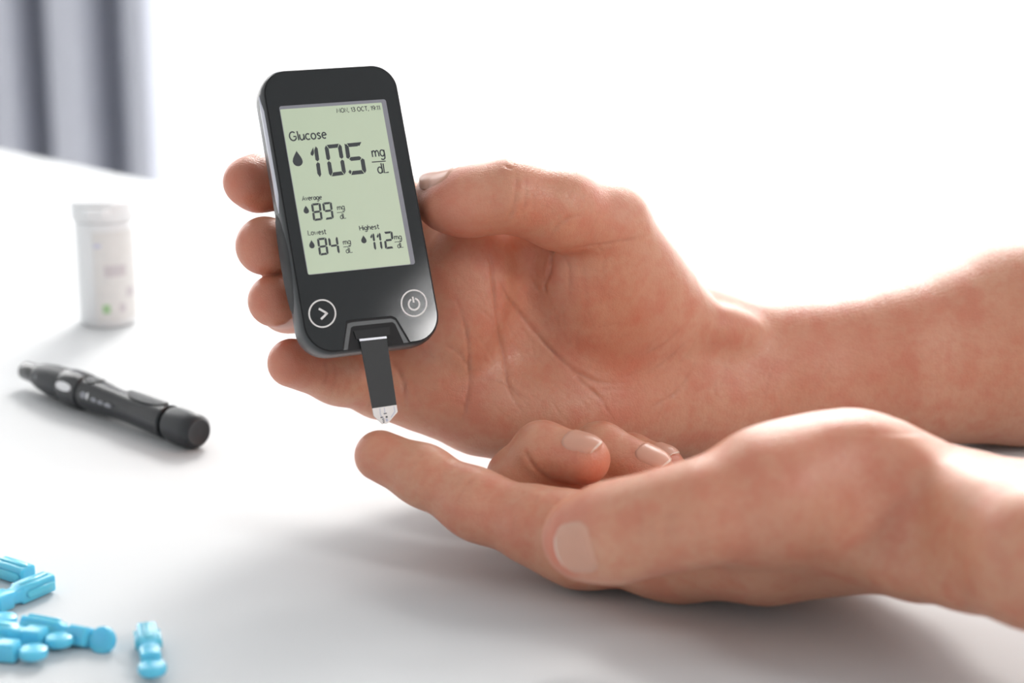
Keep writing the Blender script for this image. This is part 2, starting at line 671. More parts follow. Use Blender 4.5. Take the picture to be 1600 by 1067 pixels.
def surface_nets(D, lo, h):
    ins = D < 0
    a = ins[:-1, :-1, :-1]
    anyv = a.copy()
    allv = a.copy()
    for i in (0, 1):
        for j in (0, 1):
            for k in (0, 1):
                if i + j + k == 0:
                    continue
                s = ins[i:ins.shape[0] - 1 + i, j:ins.shape[1] - 1 + j, k:ins.shape[2] - 1 + k]
                anyv |= s
                allv &= s
    act = anyv & ~allv
    idx = np.argwhere(act)
    ids = np.full(act.shape, -1, np.int32)
    ids[act] = np.arange(len(idx))
    cor = np.array([(i, j, k) for i in (0, 1) for j in (0, 1) for k in (0, 1)])
    vals = np.stack([D[idx[:, 0] + c[0], idx[:, 1] + c[1], idx[:, 2] + c[2]] for c in cor], 1)
    acc = np.zeros((len(idx), 3))
    cnt = np.zeros(len(idx))
    for i in range(8):
        for j in range(i + 1, 8):
            if np.abs(cor[i] - cor[j]).sum() != 1:
                continue
            m = (vals[:, i] < 0) != (vals[:, j] < 0)
            t = np.where(m, vals[:, i] / np.where(m, vals[:, i] - vals[:, j], 1), 0)
            p = cor[i] + t[:, None] * (cor[j] - cor[i])
            acc += np.where(m[:, None], p, 0)
            cnt += m
    V = lo + h * (idx + acc / cnt[:, None])
    quads = []
    for ax in range(3):
        b, c = [(1, 2), (2, 0), (0, 1)][ax]
        s0 = [slice(None)] * 3
        s1 = [slice(None)] * 3
        s0[ax] = slice(0, -1)
        s1[ax] = slice(1, None)
        i0, i1 = ins[tuple(s0)], ins[tuple(s1)]
        e = np.argwhere(i0 != i1)
        ok = np.all([(e[:, q] > 0) & (e[:, q] < act.shape[q]) for q in (b, c)], 0)
        e = e[ok]
        flip = i1[e[:, 0], e[:, 1], e[:, 2]]
        ub = np.zeros(3, int); ub[b] = 1
        uc = np.zeros(3, int); uc[c] = 1

        def g(q):
            return ids[q[:, 0], q[:, 1], q[:, 2]]
        Q = np.stack([g(e - ub - uc), g(e - uc), g(e), g(e - ub)], 1)
        Q[flip] = Q[flip][:, ::-1]
        quads.append(Q)
    Q = np.concatenate(quads)
    return V, Q[(Q >= 0).all(1)]


def smooth_mesh(V, Q, it=4):
    a = np.concatenate([Q[:, 0], Q[:, 1], Q[:, 2], Q[:, 3]])
    b = np.concatenate([Q[:, 1], Q[:, 2], Q[:, 3], Q[:, 0]])
    A = np.concatenate([a, b]); B = np.concatenate([b, a])
    deg = np.bincount(A, minlength=len(V)).astype(float)
    for k in range(it):
        for lam in (0.55, -0.57):
            S = np.stack([np.bincount(A, V[B, i], len(V)) for i in range(3)], 1) / deg[:, None]
            V = V + lam * (S - V)
    return V


def vnormals(V, Q):
    n = np.cross(V[Q[:, 2]] - V[Q[:, 0]], V[Q[:, 3]] - V[Q[:, 1]])
    N = np.stack([sum(np.bincount(Q[:, j], n[:, i], len(V)) for j in range(4)) for i in range(3)], 1)
    return N / (np.linalg.norm(N, axis=1, keepdims=True) + 1e-12)


def seg_dist(P2, pts):
    """distance of 2-d points to a polyline, and 0..1 position along it"""
    best = np.full(len(P2), 1e9)
    pos = np.zeros(len(P2))
    n = len(pts) - 1
    for i in range(n):
        a, b = np.array(pts[i], float), np.array(pts[i + 1], float)
        ab = b - a
        t = np.clip(((P2 - a) @ ab) / (ab @ ab + 1e-9), 0, 1)
        d = np.linalg.norm(P2 - a - t[:, None] * ab, axis=1)
        m = d < best
        best[m] = d[m]
        pos[m] = (i + t[m]) / n
    return best, pos


def spline(pts, n=8):
    P = [np.array(p, float) for p in pts]
    P = [2 * P[0] - P[1]] + P + [2 * P[-1] - P[-2]]
    out = []
    for i in range(1, len(P) - 2):
        for t in np.linspace(0, 1, n, endpoint=False):
            out.append(0.5 * (2 * P[i] + (P[i + 1] - P[i - 1]) * t + (2 * P[i - 1] - 5 * P[i] + 4 * P[i + 1] - P[i + 2]) * t ** 2
                              + (3 * P[i] - P[i - 1] - 3 * P[i + 1] + P[i + 2]) * t ** 3))
    out.append(P[-2])
    return out


def sample(F, P):
    q = (P - F.lo) / F.h
    q = np.clip(q, 0, np.array(F.n) - 1.001)
    i = q.astype(int)
    f = q - i
    r = 0
    for a in (0, 1):
        for b in (0, 1):
            for c in (0, 1):
                wgt = (f[..., 0] if a else 1 - f[..., 0]) * (f[..., 1] if b else 1 - f[..., 1]) * (f[..., 2] if c else 1 - f[..., 2])
                r = r + wgt * F.D[i[..., 0] + a, i[..., 1] + b, i[..., 2] + c]
    return r


def extend_arm(W, Q, d):
    """carry the open forearm end on towards the elbow, then close it (tri fan written as quads)"""
    nx = np.roll(Q, -1, 1)
    a, b = Q.ravel().astype(np.int64), nx.ravel().astype(np.int64)
    key = a * len(W) + b
    rev = b * len(W) + a
    e = ~np.isin(key, rev)
    nxt = dict(zip(b[e].tolist(), a[e].tolist()))            # reversed: outward faces for the new quads
    loops = []
    while nxt:
        k0 = next(iter(nxt))
        lp, k = [], k0
        while k in nxt:
            lp.append(k)
            k = nxt.pop(k)
        loops.append(lp)
    if not loops:
        return W, Q, 0
    lp = max(loops, key=len)
    if len(lp) < 30:
        return W, Q, 0
    n = len(lp)
    c = W[lp].mean(0)
    rel = W[lp] - c
    d = np.array(d, float) / np.linalg.norm(d)
    V2, F2, prev = [], [], np.array(lp)
    base = len(W)
    for i, (t, sc) in enumerate(((.012, 1.02), (.03, 1.04), (.06, 1.07), (.10, 1.08), (.15, 1.05), (.19, .98), (.20, .80), (.204, .45))):
        ring = c + d * t + rel * sc
        ring[:, 2] = np.maximum(ring[:, 2], TZ + .0003)
        cur = base + i * n + np.arange(n)
        V2.append(ring)
        F2.append(np.stack([prev, np.roll(prev, -1), np.roll(cur, -1), cur], 1))
        prev = cur
    V2.append((c + d * .205)[None])
    cc = np.full(n // 2, base + 8 * n)
    i0 = np.arange(0, (n // 2) * 2, 2)
    F2.append(np.stack([prev[i0], prev[(i0 + 1) % n], prev[(i0 + 2) % n], cc], 1))
    return np.concatenate([W] + V2), np.concatenate([Q] + F2), 8 * n + 1


def make_hand(name, box, body, body_k, fingers, creases, red, nails, label, base, press=False, fine=(), arm=(1, 0, 0), late=(), cut=(1980, 500, .66)):
    lo = np.min([PC(px, py, d) for px in box[0] for py in box[1] for d in box[2]], 0)
    hi = np.max([PC(px, py, d) for px in box[0] for py in box[1] for d in box[2]], 0)
    hi[0] = min(hi[0], PC(*cut)[0])              # the forearm is cut square here and carried on by extend_arm
    F = Field(lo, hi, H_VOX)
    for p in body:
        k = p.get('k', body_k)
        q = F.slab(p['lo'] - k - .002, p['hi'] + k + .002)
        if q is not None:
            d_ = p['f'](*q[1:]).astype(np.float32)
            F.D[q[0]] = smax(F.D[q[0]], -d_, k) if p.get('sub') else smin(F.D[q[0]], d_, k)
    for fg in fingers:
        (sl, x, y, z), D = group_field(F, fg['prims'], fg.get('k', 0.004))
        j = PC(*fg['joint'])
        dist = np.sqrt((x - j[0]) ** 2 + (y - j[1]) ** 2 + (z - j[2]) ** 2)
        r0, r1 = fg.get('blend', (0.014, 0.030))
        t = np.clip((dist - r0) / (r1 - r0), 0, 1)
        k = fg.get('kb', 0.008) * (1 - t) + fg.get('ks', 0.0009) * t
        F.D[sl] = smin(F.D[sl], D, k)
    for p in late:
        q = F.slab(p['lo'] - .015, p['hi'] + .015)
        F.D[q[0]] = smax(F.D[q[0]], -p['f'](*q[1:]).astype(np.float32), p['k'])
    # the table stops the flesh
    x, y, z = [(F.lo[i] + F.h * np.arange(F.n[i])).astype(np.float32) for i in range(3)]
    zz = CAMH + y[None, :, None] * CT - z[None, None, :] * ST
    F.D = np.maximum(F.D, (0.0004 - zz).astype(np.float32))
    if press:                                   # fingers flatten against the meter's flanks and back
        q = F.slab(lo, PC(760, 60, .640))
        sl, x, y, z = q
        o = w2c(MO)
        Wc = MW @ R_CW.T
        dx, dy, dz = x - o[0], y - o[1], z - o[2]
        u = (dx * _U[0] + dy * _U[1] + dz * _U[2]) * 1000
        v = (dx * _V[0] + dy * _V[1] + dz * _V[2]) * 1000
        t = (dx * Wc[0] + dy * Wc[1] + dz * Wc[2]) * 1000
        r = 4.0
        qx = np.abs(u - (X0 + X1) / 2) - ((X1 - X0) / 2 + .9 - r)
        qy = np.abs(v - (Y0 + Y1) / 2) - ((Y1 - Y0) / 2 + .5 - r)
        qz = np.abs(t + 6.6) - (6.9 - r)
        b = np.sqrt(np.maximum(qx, 0) ** 2 + np.maximum(qy, 0) ** 2 + np.maximum(qz, 0) ** 2) + np.minimum(np.maximum(np.maximum(qx, qy), qz), 0) - r
        F.D[sl] = smax(F.D[sl], (-b / 1000).astype(np.float32), .001)
    V, Q = surface_nets(F.D, F.lo, F.h)
    V = smooth_mesh(V, Q, 4)
    N = vnormals(V, Q)
    px = np.column_stack([800 + FPX * V[:, 0] / V[:, 2], 533.5 - FPX * V[:, 1] / V[:, 2]])
    face = np.clip(-(N * V).sum(1) / np.linalg.norm(V, axis=1), 0, 1)
    crease = np.zeros(len(V))
    disp = np.zeros(len(V))
    rs = np.random.RandomState(7)
    for (cx, cy, sx, sy, cnt, ang, ln, dr) in fine:          # many faint skin lines
        for _ in range(cnt):
            a = math.radians(ang + rs.normal(0, 14))
            x0, y0 = cx + rs.uniform(-sx, sx), cy + rs.uniform(-sy, sy)
            l = ln * rs.uniform(.5, 1.3)
            bx, by = math.cos(a) * l / 2, -math.sin(a) * l / 2
            k = rs.normal(0, .12) * l
            creases.append(dict(p=[(x0 - bx, y0 - by), (x0 + k * math.sin(a), y0 + k * math.cos(a)), (x0 + bx, y0 + by)], w=1.7, depth=rs.uniform(.05, .15), tint=rs.uniform(.03, .11), d=dr))
    for c in creases:
        pts = spline(c['p'], 6)
        A_ = np.array(pts)
        near = np.where(((px > A_.min(0) - 22) & (px < A_.max(0) + 22)).all(1))[0]
        if not len(near):
            continue
        d = np.full(len(px), 1e3)
        t = np.zeros(len(px))
        d[near], t[near] = seg_dist(px[near], pts)
        wpx = c.get('w', 3.0)
        taper = np.clip(np.minimum(t, 1 - t) * c.get('taper', 4), 0, 1) * (.78 + .22 * np.sin(t * 23 + pts[0][0]))
        dr = c.get('d', (0, 9))
        g = np.exp(-(d / wpx) ** 2) * taper * np.clip(face * 3, 0, 1) * ((V[:, 2] > dr[0]) & (V[:, 2] < dr[1]))
        g2 = np.exp(-((d - 2.6 * wpx) / (1.5 * wpx)) ** 2) * taper * np.clip(face * 3, 0, 1) * ((V[:, 2] > dr[0]) & (V[:, 2] < dr[1]))
        disp += -g * c.get('depth', 0.5) / 1000 + 0.16 * g2 * c.get('depth', 0.5) / 1000
        crease = np.maximum(crease, g * c.get('tint', 0.24))
    redness = np.zeros(len(V))
    for c, r, amt in red:
        q = PC(*c)
        redness = np.maximum(redness, amt * np.exp(-((np.linalg.norm(V - q, axis=1) / r) ** 2)))
    V = V + N * disp[:, None]
    W_ = c2w(V)
    W_[:, 2] = np.maximum(W_[:, 2], TZ + .0003)
    W_, Q, add = extend_arm(W_, Q, arm)
    redness = np.concatenate([redness, np.zeros(add)])
    crease = np.concatenate([crease, np.zeros(add)])
    o = mesh(name, W_, Q, 'skin', None, True, base=base)
    me = o.data
    for nm, arr in (('redness', redness), ('crease', crease)):
        a = me.attributes.new(nm, 'FLOAT', 'POINT')
        a.data.foreach_set('value', arr.astype(np.float32))
    tag(o, label, 'hand')
    for nl in nails:
        make_nail(F, o, nl, base)
    return o


def make_nail(F, hand, nl, base):
    """curved plate laid on the finger: rays go in towards the bone axis a -> b"""
    a, b = PC(*nl['a']), PC(*nl['b'])
    T = (b - a) / np.linalg.norm(b - a)
    n = np.array(nl['n'], float)
    n = n - T * (n @ T)
    n /= np.linalg.norm(n)
    S = np.cross(n, T)
    s0, s1 = nl['s'][0] / 1000, nl['s'][1] / 1000
    ph = math.radians(nl['phi'])
    R0 = nl['r'] / 1000
    nu, nv = 18, 14
    rho = np.zeros((nu + 1, nv + 1))
    ax = np.zeros((nu + 1, nv + 1, 3))
    dr = np.zeros((nu + 1, nv + 1, 3))
    edge = np.zeros((nu + 1, nv + 1))
    for i in range(nu + 1):
        s = -1 + 2 * i / nu                        # -1 cuticle .. 1 free edge
        wf = math.sqrt(max(0.0, 1 - max(0, (-s - .30) / .70) ** 2.2 * .80)) * math.sqrt(max(0.05, 1 - max(0, (s - .60) / .40) ** 2.6 * .50))
        for j in range(nv + 1):
            t = -1 + 2 * j / nv
            sm = s0 + (s1 - s0) * (i / nu) * (1 - (.10 * t * t if s > 0 else 0))
            an = t * wf * ph
            dr[i, j] = n * math.cos(an) + S * math.sin(an)
            ax[i, j] = b + T * sm
            edge[i, j] = max(abs(t), -s)
    p = ax + dr * (R0 + .0025)
    for _ in range(24):
        p = p - dr * np.clip(sample(F, p), -0.002, 0.002)[..., None] * 0.85
    rho = ((p - ax) * dr).sum(-1)
    k = int(nu * nl.get('flat', .55))
    for i in range(k + 1, nu + 1):                 # the plate goes on straight past the pad
        u = (i - k) / (nu - k)
        rho[i] = np.maximum(rho[i], rho[k] - nl.get('droop', .0016) * u * u)
    for _ in range(10):                            # even out the plate along its length
        rho[1:-1] = .5 * rho[1:-1] + .25 * (rho[:-2] + rho[2:])
    hgt = np.where(edge > .92, -0.00030, np.where(edge > .82, 0.00012, 0.00042))
    up = ax + dr * (rho + hgt)[..., None]
    dn = ax + dr * (rho - .0007)[..., None]
    V = np.concatenate([up.reshape(-1, 3), dn.reshape(-1, 3)])
    Fc = []
    W1 = nv + 1
    off = (nu + 1) * W1
    for i in range(nu):
        for j in range(nv):
            a = i * W1 + j
            Fc.append((a, a + W1, a + W1 + 1, a + 1))
            Fc.append((off + a, off + a + 1, off + a + W1 + 1, off + a + W1))
    for j in range(nv):
        Fc.append((j, j + 1, off + j + 1, off + j))
        a = nu * W1 + j
        Fc.append((a + 1, a, off + a, off + a + 1))
    for i in range(nu):
        a = i * W1
        Fc.append((a + W1, a, off + a, off + a + W1))
        a = i * W1 + nv
        Fc.append((a, a + W1, off + a + W1, off + a))
    o = mesh('fingernail', c2w(V), Fc, 'nail', hand, True, 60)
    o.data.materials.append(M['nail_edge'])
    mi = [0] * len(Fc)
    for i in range(nu):
        for j in range(nv):
            if i >= nu - nl.get('white', 1):
                mi[(i * nv + j) * 2] = 1
    o.data.polygons.foreach_set('material_index', mi)
    return o


def ax_of(a, b, up=(0, 0, -1)):
    e = np.array(b) - np.array(a)
    e = e / np.linalg.norm(e)
    u = np.array(up, float)
    u = u - e * (u @ e)
    u /= np.linalg.norm(u)
    return [e, u, np.cross(e, u)]


# ------------------------------------------------------------------ hand that holds the meter (palm towards the camera)
def hand_with_meter():
    body = []
    # forearm: radius above, ulna below
    body += chain([(1090, 560, .640, 20), (1250, 570, .648, 21), (1420, 555, .652, 23.5), (1600, 500, .655, 26.2), (2050, 375, .66, 34)])
    body += chain([(1090, 618, .636, 19), (1250, 600, .648, 22), (1420, 585, .652, 23), (1600, 565, .655, 27), (2050, 520, .66, 33)])
    # metacarpals
    w0 = (1075, 560, .640, 19)
    body += chain([(735, 375, .612, 12.0), (900, 440, .625, 14), (1060, 540, .640, 19)], .010)
    body += chain([(715, 440, .609, 12.0), (900, 500, .626, 15), (1070, 560, .642, 19)], .010)
    body += chain([(690, 522, .609, 11.5), (880, 570, .624, 15), (1075, 590, .642, 19)], .010)
    body += chain([(672, 610, .609, 12.0), (752, 632, .613, 13.4), (850, 645, .620, 14), (1070, 625, .638, 18)], .010)
    # thenar and hypothenar pads
    a, b = PC(905, 400, .600), PC(1030, 560, .622)
    body.append(blob((a + b) / 2, ax_of(a, b), (.032, .0135, .0185), k=.012))
    a, b = PC(800, 655, .608), PC(1040, 640, .626)
    body.append(blob((a + b) / 2, ax_of(a, b), (.030, .013, .0145), k=.012))
    # web of skin between thumb and index
    body += chain([(905, 392, .608, 9.5), (830, 382, .612, 9), (755, 368, .614, 9.5)], .008)
    # distal palm pads under the fingers
    body.append(blob(PC(725, 450, .598), ax_of(PC(700, 400, .6), PC(680, 560, .6)), (.022, .007, .012), k=.010))
    body.append(blob(PC(1130, 512, .622), ax_of(PC(1090, 506, .62), PC(1180, 522, .63)), (.013, .006, .0065), k=.006))
    # thumb
    thumb = chain([(1035, 500, .626, 15.5), (950, 354, .600, 12.0), (872, 326, .586, 11.0), (797, 306, .580, 9.6),
                   (735, 312, .582, 8.6), (684, 306, .587, 6.9)], .006)
    thumb.append(blob(PC(728, 322, .580), ax_of(PC(790, 310, .58), PC(690, 325, .585)), (.0135, .0085, .0075), k=.006))
    thumb.append(blob(PC(757, 284, .583), ax_of(PC(790, 280, .58), PC(730, 282, .585)), (.0065, .004, .0042), k=.003))
    index = chain([(745, 385, .612, 11.5), (655, 338, .620, 10.3), (565, 300, .622, 9.6), (465, 288, .604, 8.7), (402, 286, .590, 7.9), (384, 284, .586, 6.6)])
    middle = chain([(715, 430, .609, 11.5), (640, 405, .620, 10.5), (545, 395, .622, 9.8), (440, 390, .603, 8.8), (414, 384, .581, 8.6)])
    ring = chain([(690, 520, .609, 11), (620, 495, .620, 10), (545, 475, .620, 9.4), (450, 474, .602, 8.2), (428, 470, .581, 7.6)])
    little = chain([(672, 607, .609, 10.5), (595, 605, .606, 9.0), (528, 586, .597, 8.3), (456, 567, .586, 7.2)])
    fingers = [
        dict(prims=thumb, joint=(1000, 440, .612), kb=.012, blend=(.018, .034), ks=.0016),
        dict(prims=index, joint=(745, 385, .612), kb=.008),
        dict(prims=middle, joint=(715, 430, .609), kb=.008),
        dict(prims=ring, joint=(690, 520, .609), kb=.008),
        dict(prims=little, joint=(672, 607, .609), kb=.009),
    ]
    PD = (.585, .66)
    main = [
        [(763, 375), (770, 440), (779, 509), (788, 560), (796, 608), (822, 656)],
        [(769, 415), (790, 455), (820, 500), (856, 542), (892, 575), (934, 596), (985, 600)],
        [(884, 568), (910, 599), (950, 630)],
        [(706, 450), (724, 500), (731, 536), (733, 572), (733, 602), (725, 644), (718, 684)],
        [(686, 535), (715, 551), (733, 577)],
        [(863, 388), (861, 405), (859, 425), (850, 449), (862, 470)],
        [(878, 396), (889, 419), (889, 470)],
        [(824, 424), (838, 449), (858, 472)],
    ]
    cr = []
    for k, p in enumerate(main):
        sc = (1, 1, .55, .9, .6, 1.2, .5, .4)[k]
        cr.append(dict(p=p, w=2.1, depth=.50 * sc, tint=.34 * min(1, sc), d=PD))
        cr.append(dict(p=p, w=6.5, depth=.30 * sc, tint=.09 * sc, d=PD, taper=3))
    cr += [
        dict(p=[(862, 384), (862, 400)], w=4, depth=.9, tint=.5, d=PD, taper=3),
        dict(p=[(735, 505), (760, 545), (788, 592)], w=1.8, depth=.15, tint=.12, d=PD),
        dict(p=[(740, 478), (760, 490), (776, 505)], w=1.8, depth=.15, tint=.12, d=PD),
        dict(p=[(770, 440), (800, 520), (835, 600)], w=1.8, depth=.10, tint=.08, d=PD),
        dict(p=[(905, 395), (915, 440), (912, 520)], w=2.0, depth=.12, tint=.06, d=PD),
        dict(p=[(895, 388), (950, 380), (1010, 370)], w=2.4, depth=.28, d=(.57, .66)),
        dict(p=[(855, 372), (880, 345), (915, 332)], w=2.4, depth=.3, d=(.55, .66)),
        dict(p=[(808, 262), (806, 300), (800, 330), (790, 350)], w=2.8, depth=.3, d=(.55, .60)),
        dict(p=[(822, 270), (822, 310), (815, 335)], w=2.2, depth=.15, d=(.55, .60)),
        dict(p=[(785, 255), (795, 262), (802, 262)], w=2.0, depth=.3, d=(.55, .60)),
        dict(p=[(740, 590), (790, 600), (830, 640)], w=2.0, depth=.14, d=PD),
        dict(p=[(890, 575), (935, 620), (960, 660)], w=2.2, depth=.22, d=PD),
        dict(p=[(1000, 590), (1045, 560), (1075, 530)], w=2.4, depth=.2, d=PD),
        dict(p=[(1010, 640), (1060, 610), (1088, 560)], w=2.4, depth=.25, d=PD),
        dict(p=[(995, 560), (1040, 535), (1070, 505)], w=2.0, depth=.14, d=PD),
        dict(p=[(507, 558), (512, 585), (503, 610)], w=3.0, depth=.35, d=(.57, .62)),
        dict(p=[(520, 560), (525, 590), (517, 615)], w=2.2, depth=.15, d=(.57, .62)),
        dict(p=[(608, 560), (628, 590), (634, 640)], w=3.6, depth=.7, d=(.57, .64)),
        dict(p=[(575, 585), (580, 620), (572, 645)], w=2.4, depth=.2, d=(.57, .64)),
    ]
    red = [((380, 285, .582), .013, .55), ((405, 384, .575), .010, .55), ((420, 470, .575), .010, .55), ((450, 560, .580), .012, .55),
           ((700, 322, .577), .013, .55), ((940, 320, .590), .012, .25), ((720, 430, .598), .022, .25), ((960, 600, .610), .020, .22),
           ((730, 650, .605), .022, .22), ((1090, 480, .63), .012, .25), ((1300, 500, .63), .04, .2)]
    nails = [dict(a=(735, 312, .582), b=(684, 306, .587), n=(.05, .88, -.48), s=(-7.8, 4.4), phi=56, r=9.5, white=1)]
    return make_hand('hand', ((325, 2060), (215, 770), (.545, .700)), body, .006, fingers, cr, red, nails,
                     'right hand with open palm gripping the black glucose meter', PW(1250, 700, .65) * [1, 1, 0] + [0, 0, TZ], True,
                     [(775, 480, 70, 110, 26, -65, 60, PD), (900, 470, 60, 80, 26, 88, 55, PD), (970, 560, 80, 60, 20, 20, 60, PD), (850, 620, 90, 60, 20, -40, 55, PD),
                      (700, 600, 50, 60, 14, -70, 50, PD), (870, 320, 60, 40, 12, 70, 40, (.55, .61)), (560, 610, 60, 25, 14, 80, 36, (.57, .64)), (1050, 600, 40, 70, 12, 60, 50, PD),
                      (1250, 560, 140, 80, 16, 75, 60, (.6, .7))], (1, .05, .10))


def hand_on_table():
    body = []
    # forearm (radius nearer the camera, ulna behind)
    body += chain([(1440, 836, .481, 15.6), (1520, 847, .466, 15.2), (1620, 872, .450, 15.2), (2050, 965, .425, 20)], .006)
    body += chain([(1420, 812, .496, 15.0), (1520, 824, .479, 14.4), (1620, 846, .463, 14.3), (2050, 938, .438, 19)], .008)
    body += chain([(1440, 799, .506, 13.4), (1520, 803, .491, 12.8), (1620, 820, .475, 12.6), (2050, 910, .45, 17)], .008)
    # metacarpals
    body += chain([(908, 846, .530, 10.8), (1060, 854, .522, 12.5), (1200, 846, .512, 14), (1300, 824, .505, 14.5), (1430, 810, .488, 16)], .010)
    body += chain([(1000, 820, .550, 10.5), (1200, 825, .535, 13), (1420, 798, .503, 15)], .010)
    body += chain([(1015, 795, .568, 10.0), (1200, 805, .552, 12), (1420, 790, .515, 13)], .010)
    body += chain([(1030, 775, .585, 9.5), (1200, 785, .566, 11), (1410, 782, .525, 11)], .010)
    # thenar pad
    a, b = PC(1180, 770, .487), PC(1400, 770, .492)
    body.append(blob((a + b) / 2, ax_of(a, b), (.027, .017, .0175), k=.012))
    # first web between thumb and index
    body += chain([(1010, 858, .512, 8.5), (1180, 846, .500, 12)], .010)
    # hollow at the base of the thumb
    late = [blob(PC(1398, 790, .4560), ax_of(PC(1380, 720, .47), PC(1420, 860, .47)), (.022, .0165, .010), k=.012, sub=True)]
    thumb = chain([(1335, 748, .490, 15.0), (1190, 776, .482, 13.3), (1100, 800, .480, 11.8), (1030, 815, .482, 11.0),
                   (960, 832, .486, 11.3), (914, 840, .490, 10.6)], .006)
    index = chain([(908, 842, .530, 11.2), (840, 822, .533, 10.2), (757, 794, .538, 8.8), (735, 783, .539, 8.5), (662, 743, .544, 7.9), (594, 712, .549, 7.1)])
    middle = chain([(1000, 826, .553, 10.2), (905, 798, .560, 9.3), (811, 747, .561, 8.8), (847, 704, .556, 8.0), (914, 718, .549, 7.0)], .0025)
    ring = chain([(1015, 795, .568, 10), (960, 770, .574, 9.3), (893, 735, .577, 8.8), (938, 704, .573, 8.0), (1015, 737, .566, 7.0)], .0025)
    little = chain([(1030, 775, .585, 9.5), (990, 755, .592, 8.5), (945, 735, .597, 7.8), (985, 715, .594, 7.0), (1036, 727, .588, 6.0)], .0025)
    fingers = [
        dict(prims=thumb, joint=(1300, 770, .490), kb=.012, blend=(.030, .060), ks=.0012),
        dict(prims=index, joint=(908, 842, .530), kb=.009),
        dict(prims=middle, joint=(1000, 820, .550), kb=.006, blend=(.010, .022)),
        dict(prims=ring, joint=(1015, 795, .568), kb=.006, blend=(.010, .022)),
        dict(prims=little, joint=(1030, 775, .585), kb=.006, blend=(.010, .022)),
    ]
    cr = [
        dict(p=[(668, 702), (648, 722), (636, 745)], w=2.6, depth=.2, tint=.12, d=(.52, .57)),
        dict(p=[(676, 708), (655, 735)], w=2.0, depth=.08, tint=.06, d=(.52, .57)),
        dict(p=[(748, 742), (726, 762), (712, 790)], w=2.6, depth=.26, tint=.14, d=(.51, .57)),
        dict(p=[(735, 738), (716, 752), (702, 775)], w=2.0, depth=.1, tint=.07, d=(.51, .57)),
        dict(p=[(760, 748), (738, 770), (722, 795)], w=2.0, depth=.08, tint=.06, d=(.51, .57)),
        dict(p=[(820, 700), (826, 716), (845, 740), (872, 757)], w=3.0, depth=.5, d=(.52, .60)),
        dict(p=[(842, 672), (838, 690), (842, 705)], w=2.0, depth=.08, tint=.05, d=(.52, .60)),
        dict(p=[(852, 668), (850, 690), (855, 710)], w=2.0, depth=.07, tint=.05, d=(.52, .60)),
        dict(p=[(1038, 785), (1046, 825), (1040, 868)], w=16, depth=.35, tint=.13, d=(.44, .52), taper=3),
        dict(p=[(1005, 790), (1000, 825), (1006, 855)], w=7, depth=.25, tint=.10, d=(.44, .52)),
        dict(p=[(1022, 785), (1018, 825), (1024, 860)], w=7, depth=.25, tint=.10, d=(.44, .52)),
        dict(p=[(1040, 790), (1038, 825), (1040, 855)], w=7, depth=.2, tint=.10, d=(.44, .52)),
    ]
    red = [((575, 715, .545), .012, .18), ((940, 732, .543), .0095, .5), ((1045, 745, .560), .009, .5), ((1050, 722, .582), .007, .6),
           ((862, 852, .482), .009, .75), ((868, 825, .481), .008, .6), ((895, 797, .478), .008, .6), ((890, 850, .478), .006, .3), ((760, 840, .530), .014, .25), ((1330, 720, .475), .018, .3),
           ((1180, 800, .47), .02, .2)]
    nails = [
        dict(a=(960, 832, .486), b=(914, 840, .490), n=(-.1, -.10, -1), s=(-8.6, 3.0), phi=35, r=11.8, white=1),
        dict(a=(847, 704, .556), b=(914, 718, .549), n=(.2, .80, -.62), s=(-5.4, 5.4), phi=46, r=7.4, white=1),
        dict(a=(938, 704, .573), b=(1015, 737, .566), n=(.3, .80, -.60), s=(-4.5, 5.6), phi=46, r=7.4, white=1),
        dict(a=(985, 715, .594), b=(1036, 727, .588), n=(.2, .95, -.30), s=(-3.0, 4.5), phi=46, r=6.2, white=1),
    ]
    return make_hand('hand', ((530, 2060), (630, 1030), (.405, .625)), body, .006, fingers, cr, red, nails,
                     'left hand lying palm up on the table with its index finger stretched out', PW(1100, 930, .525) * [1, 1, 0] + [0, 0, TZ], False,
                     [(660, 745, 60, 35, 16, 60, 30, (.52, .57)), (780, 800, 60, 40, 14, 50, 36, (.5, .56)), (870, 705, 40, 30, 8, 80, 22, (.52, .58)), (1360, 760, 60, 60, 12, 50, 60, (.44, .52)), (1150, 830, 140, 40, 14, 10, 60, (.44, .52))], (1, -.28, .12), late, (1980, 900, .440))


hand_with_meter()
hand_on_table()

# ================================================================== GLUCOSE METER
meter = empty('glucose_meter', m2w([[0, -42, -6]])[0], 'black glucose meter with a green screen reading 105', 'glucose meter')
def prism(outline, w0, w1, mb=None):
    """flat plate of any outline (counter clockwise), triangulated by Blender as one n-gon per side"""
    mb = mb or MB()
    n = len(outline)
    a = m2w(np.column_stack([outline, np.full(n, w0)]))
    b = m2w(np.column_stack([outline, np.full(n, w1)]))
    F = [tuple(range(n))[::-1], tuple(range(n, 2 * n))]
    F += [(i, (i + 1) % n, n + (i + 1) % n, n + i) for i in range(n)]
    return mb.add(np.concatenate([a, b]), F)


# notch (strip port) outline, in mm on the face
nA = uv(536, 552)
nB = uv(540.5, 504)
nC = uv(549, 499.5)
nD = uv(611, 493.5)
nE_ = uv(620, 498)
nF = uv(641.5, 535)


def face_outline(ins):
    q = rrect(X0, Y0, X1, Y1, RAD, 10, ins)
    yb = Y0 + ins
    # insert the port notch into the bottom run (between BL arc end and BR arc start)
    notch = [(nA[0], yb), tuple(nB), (nB[0] + .4, nB[1] + .6), tuple(nC), tuple(nD), (nE_[0] - .5, nE_[1] + .5), tuple(nE_), (nF[0], yb)]
    return np.array(list(map(tuple, q[:11])) + notch + list(map(tuple, q[11:])))


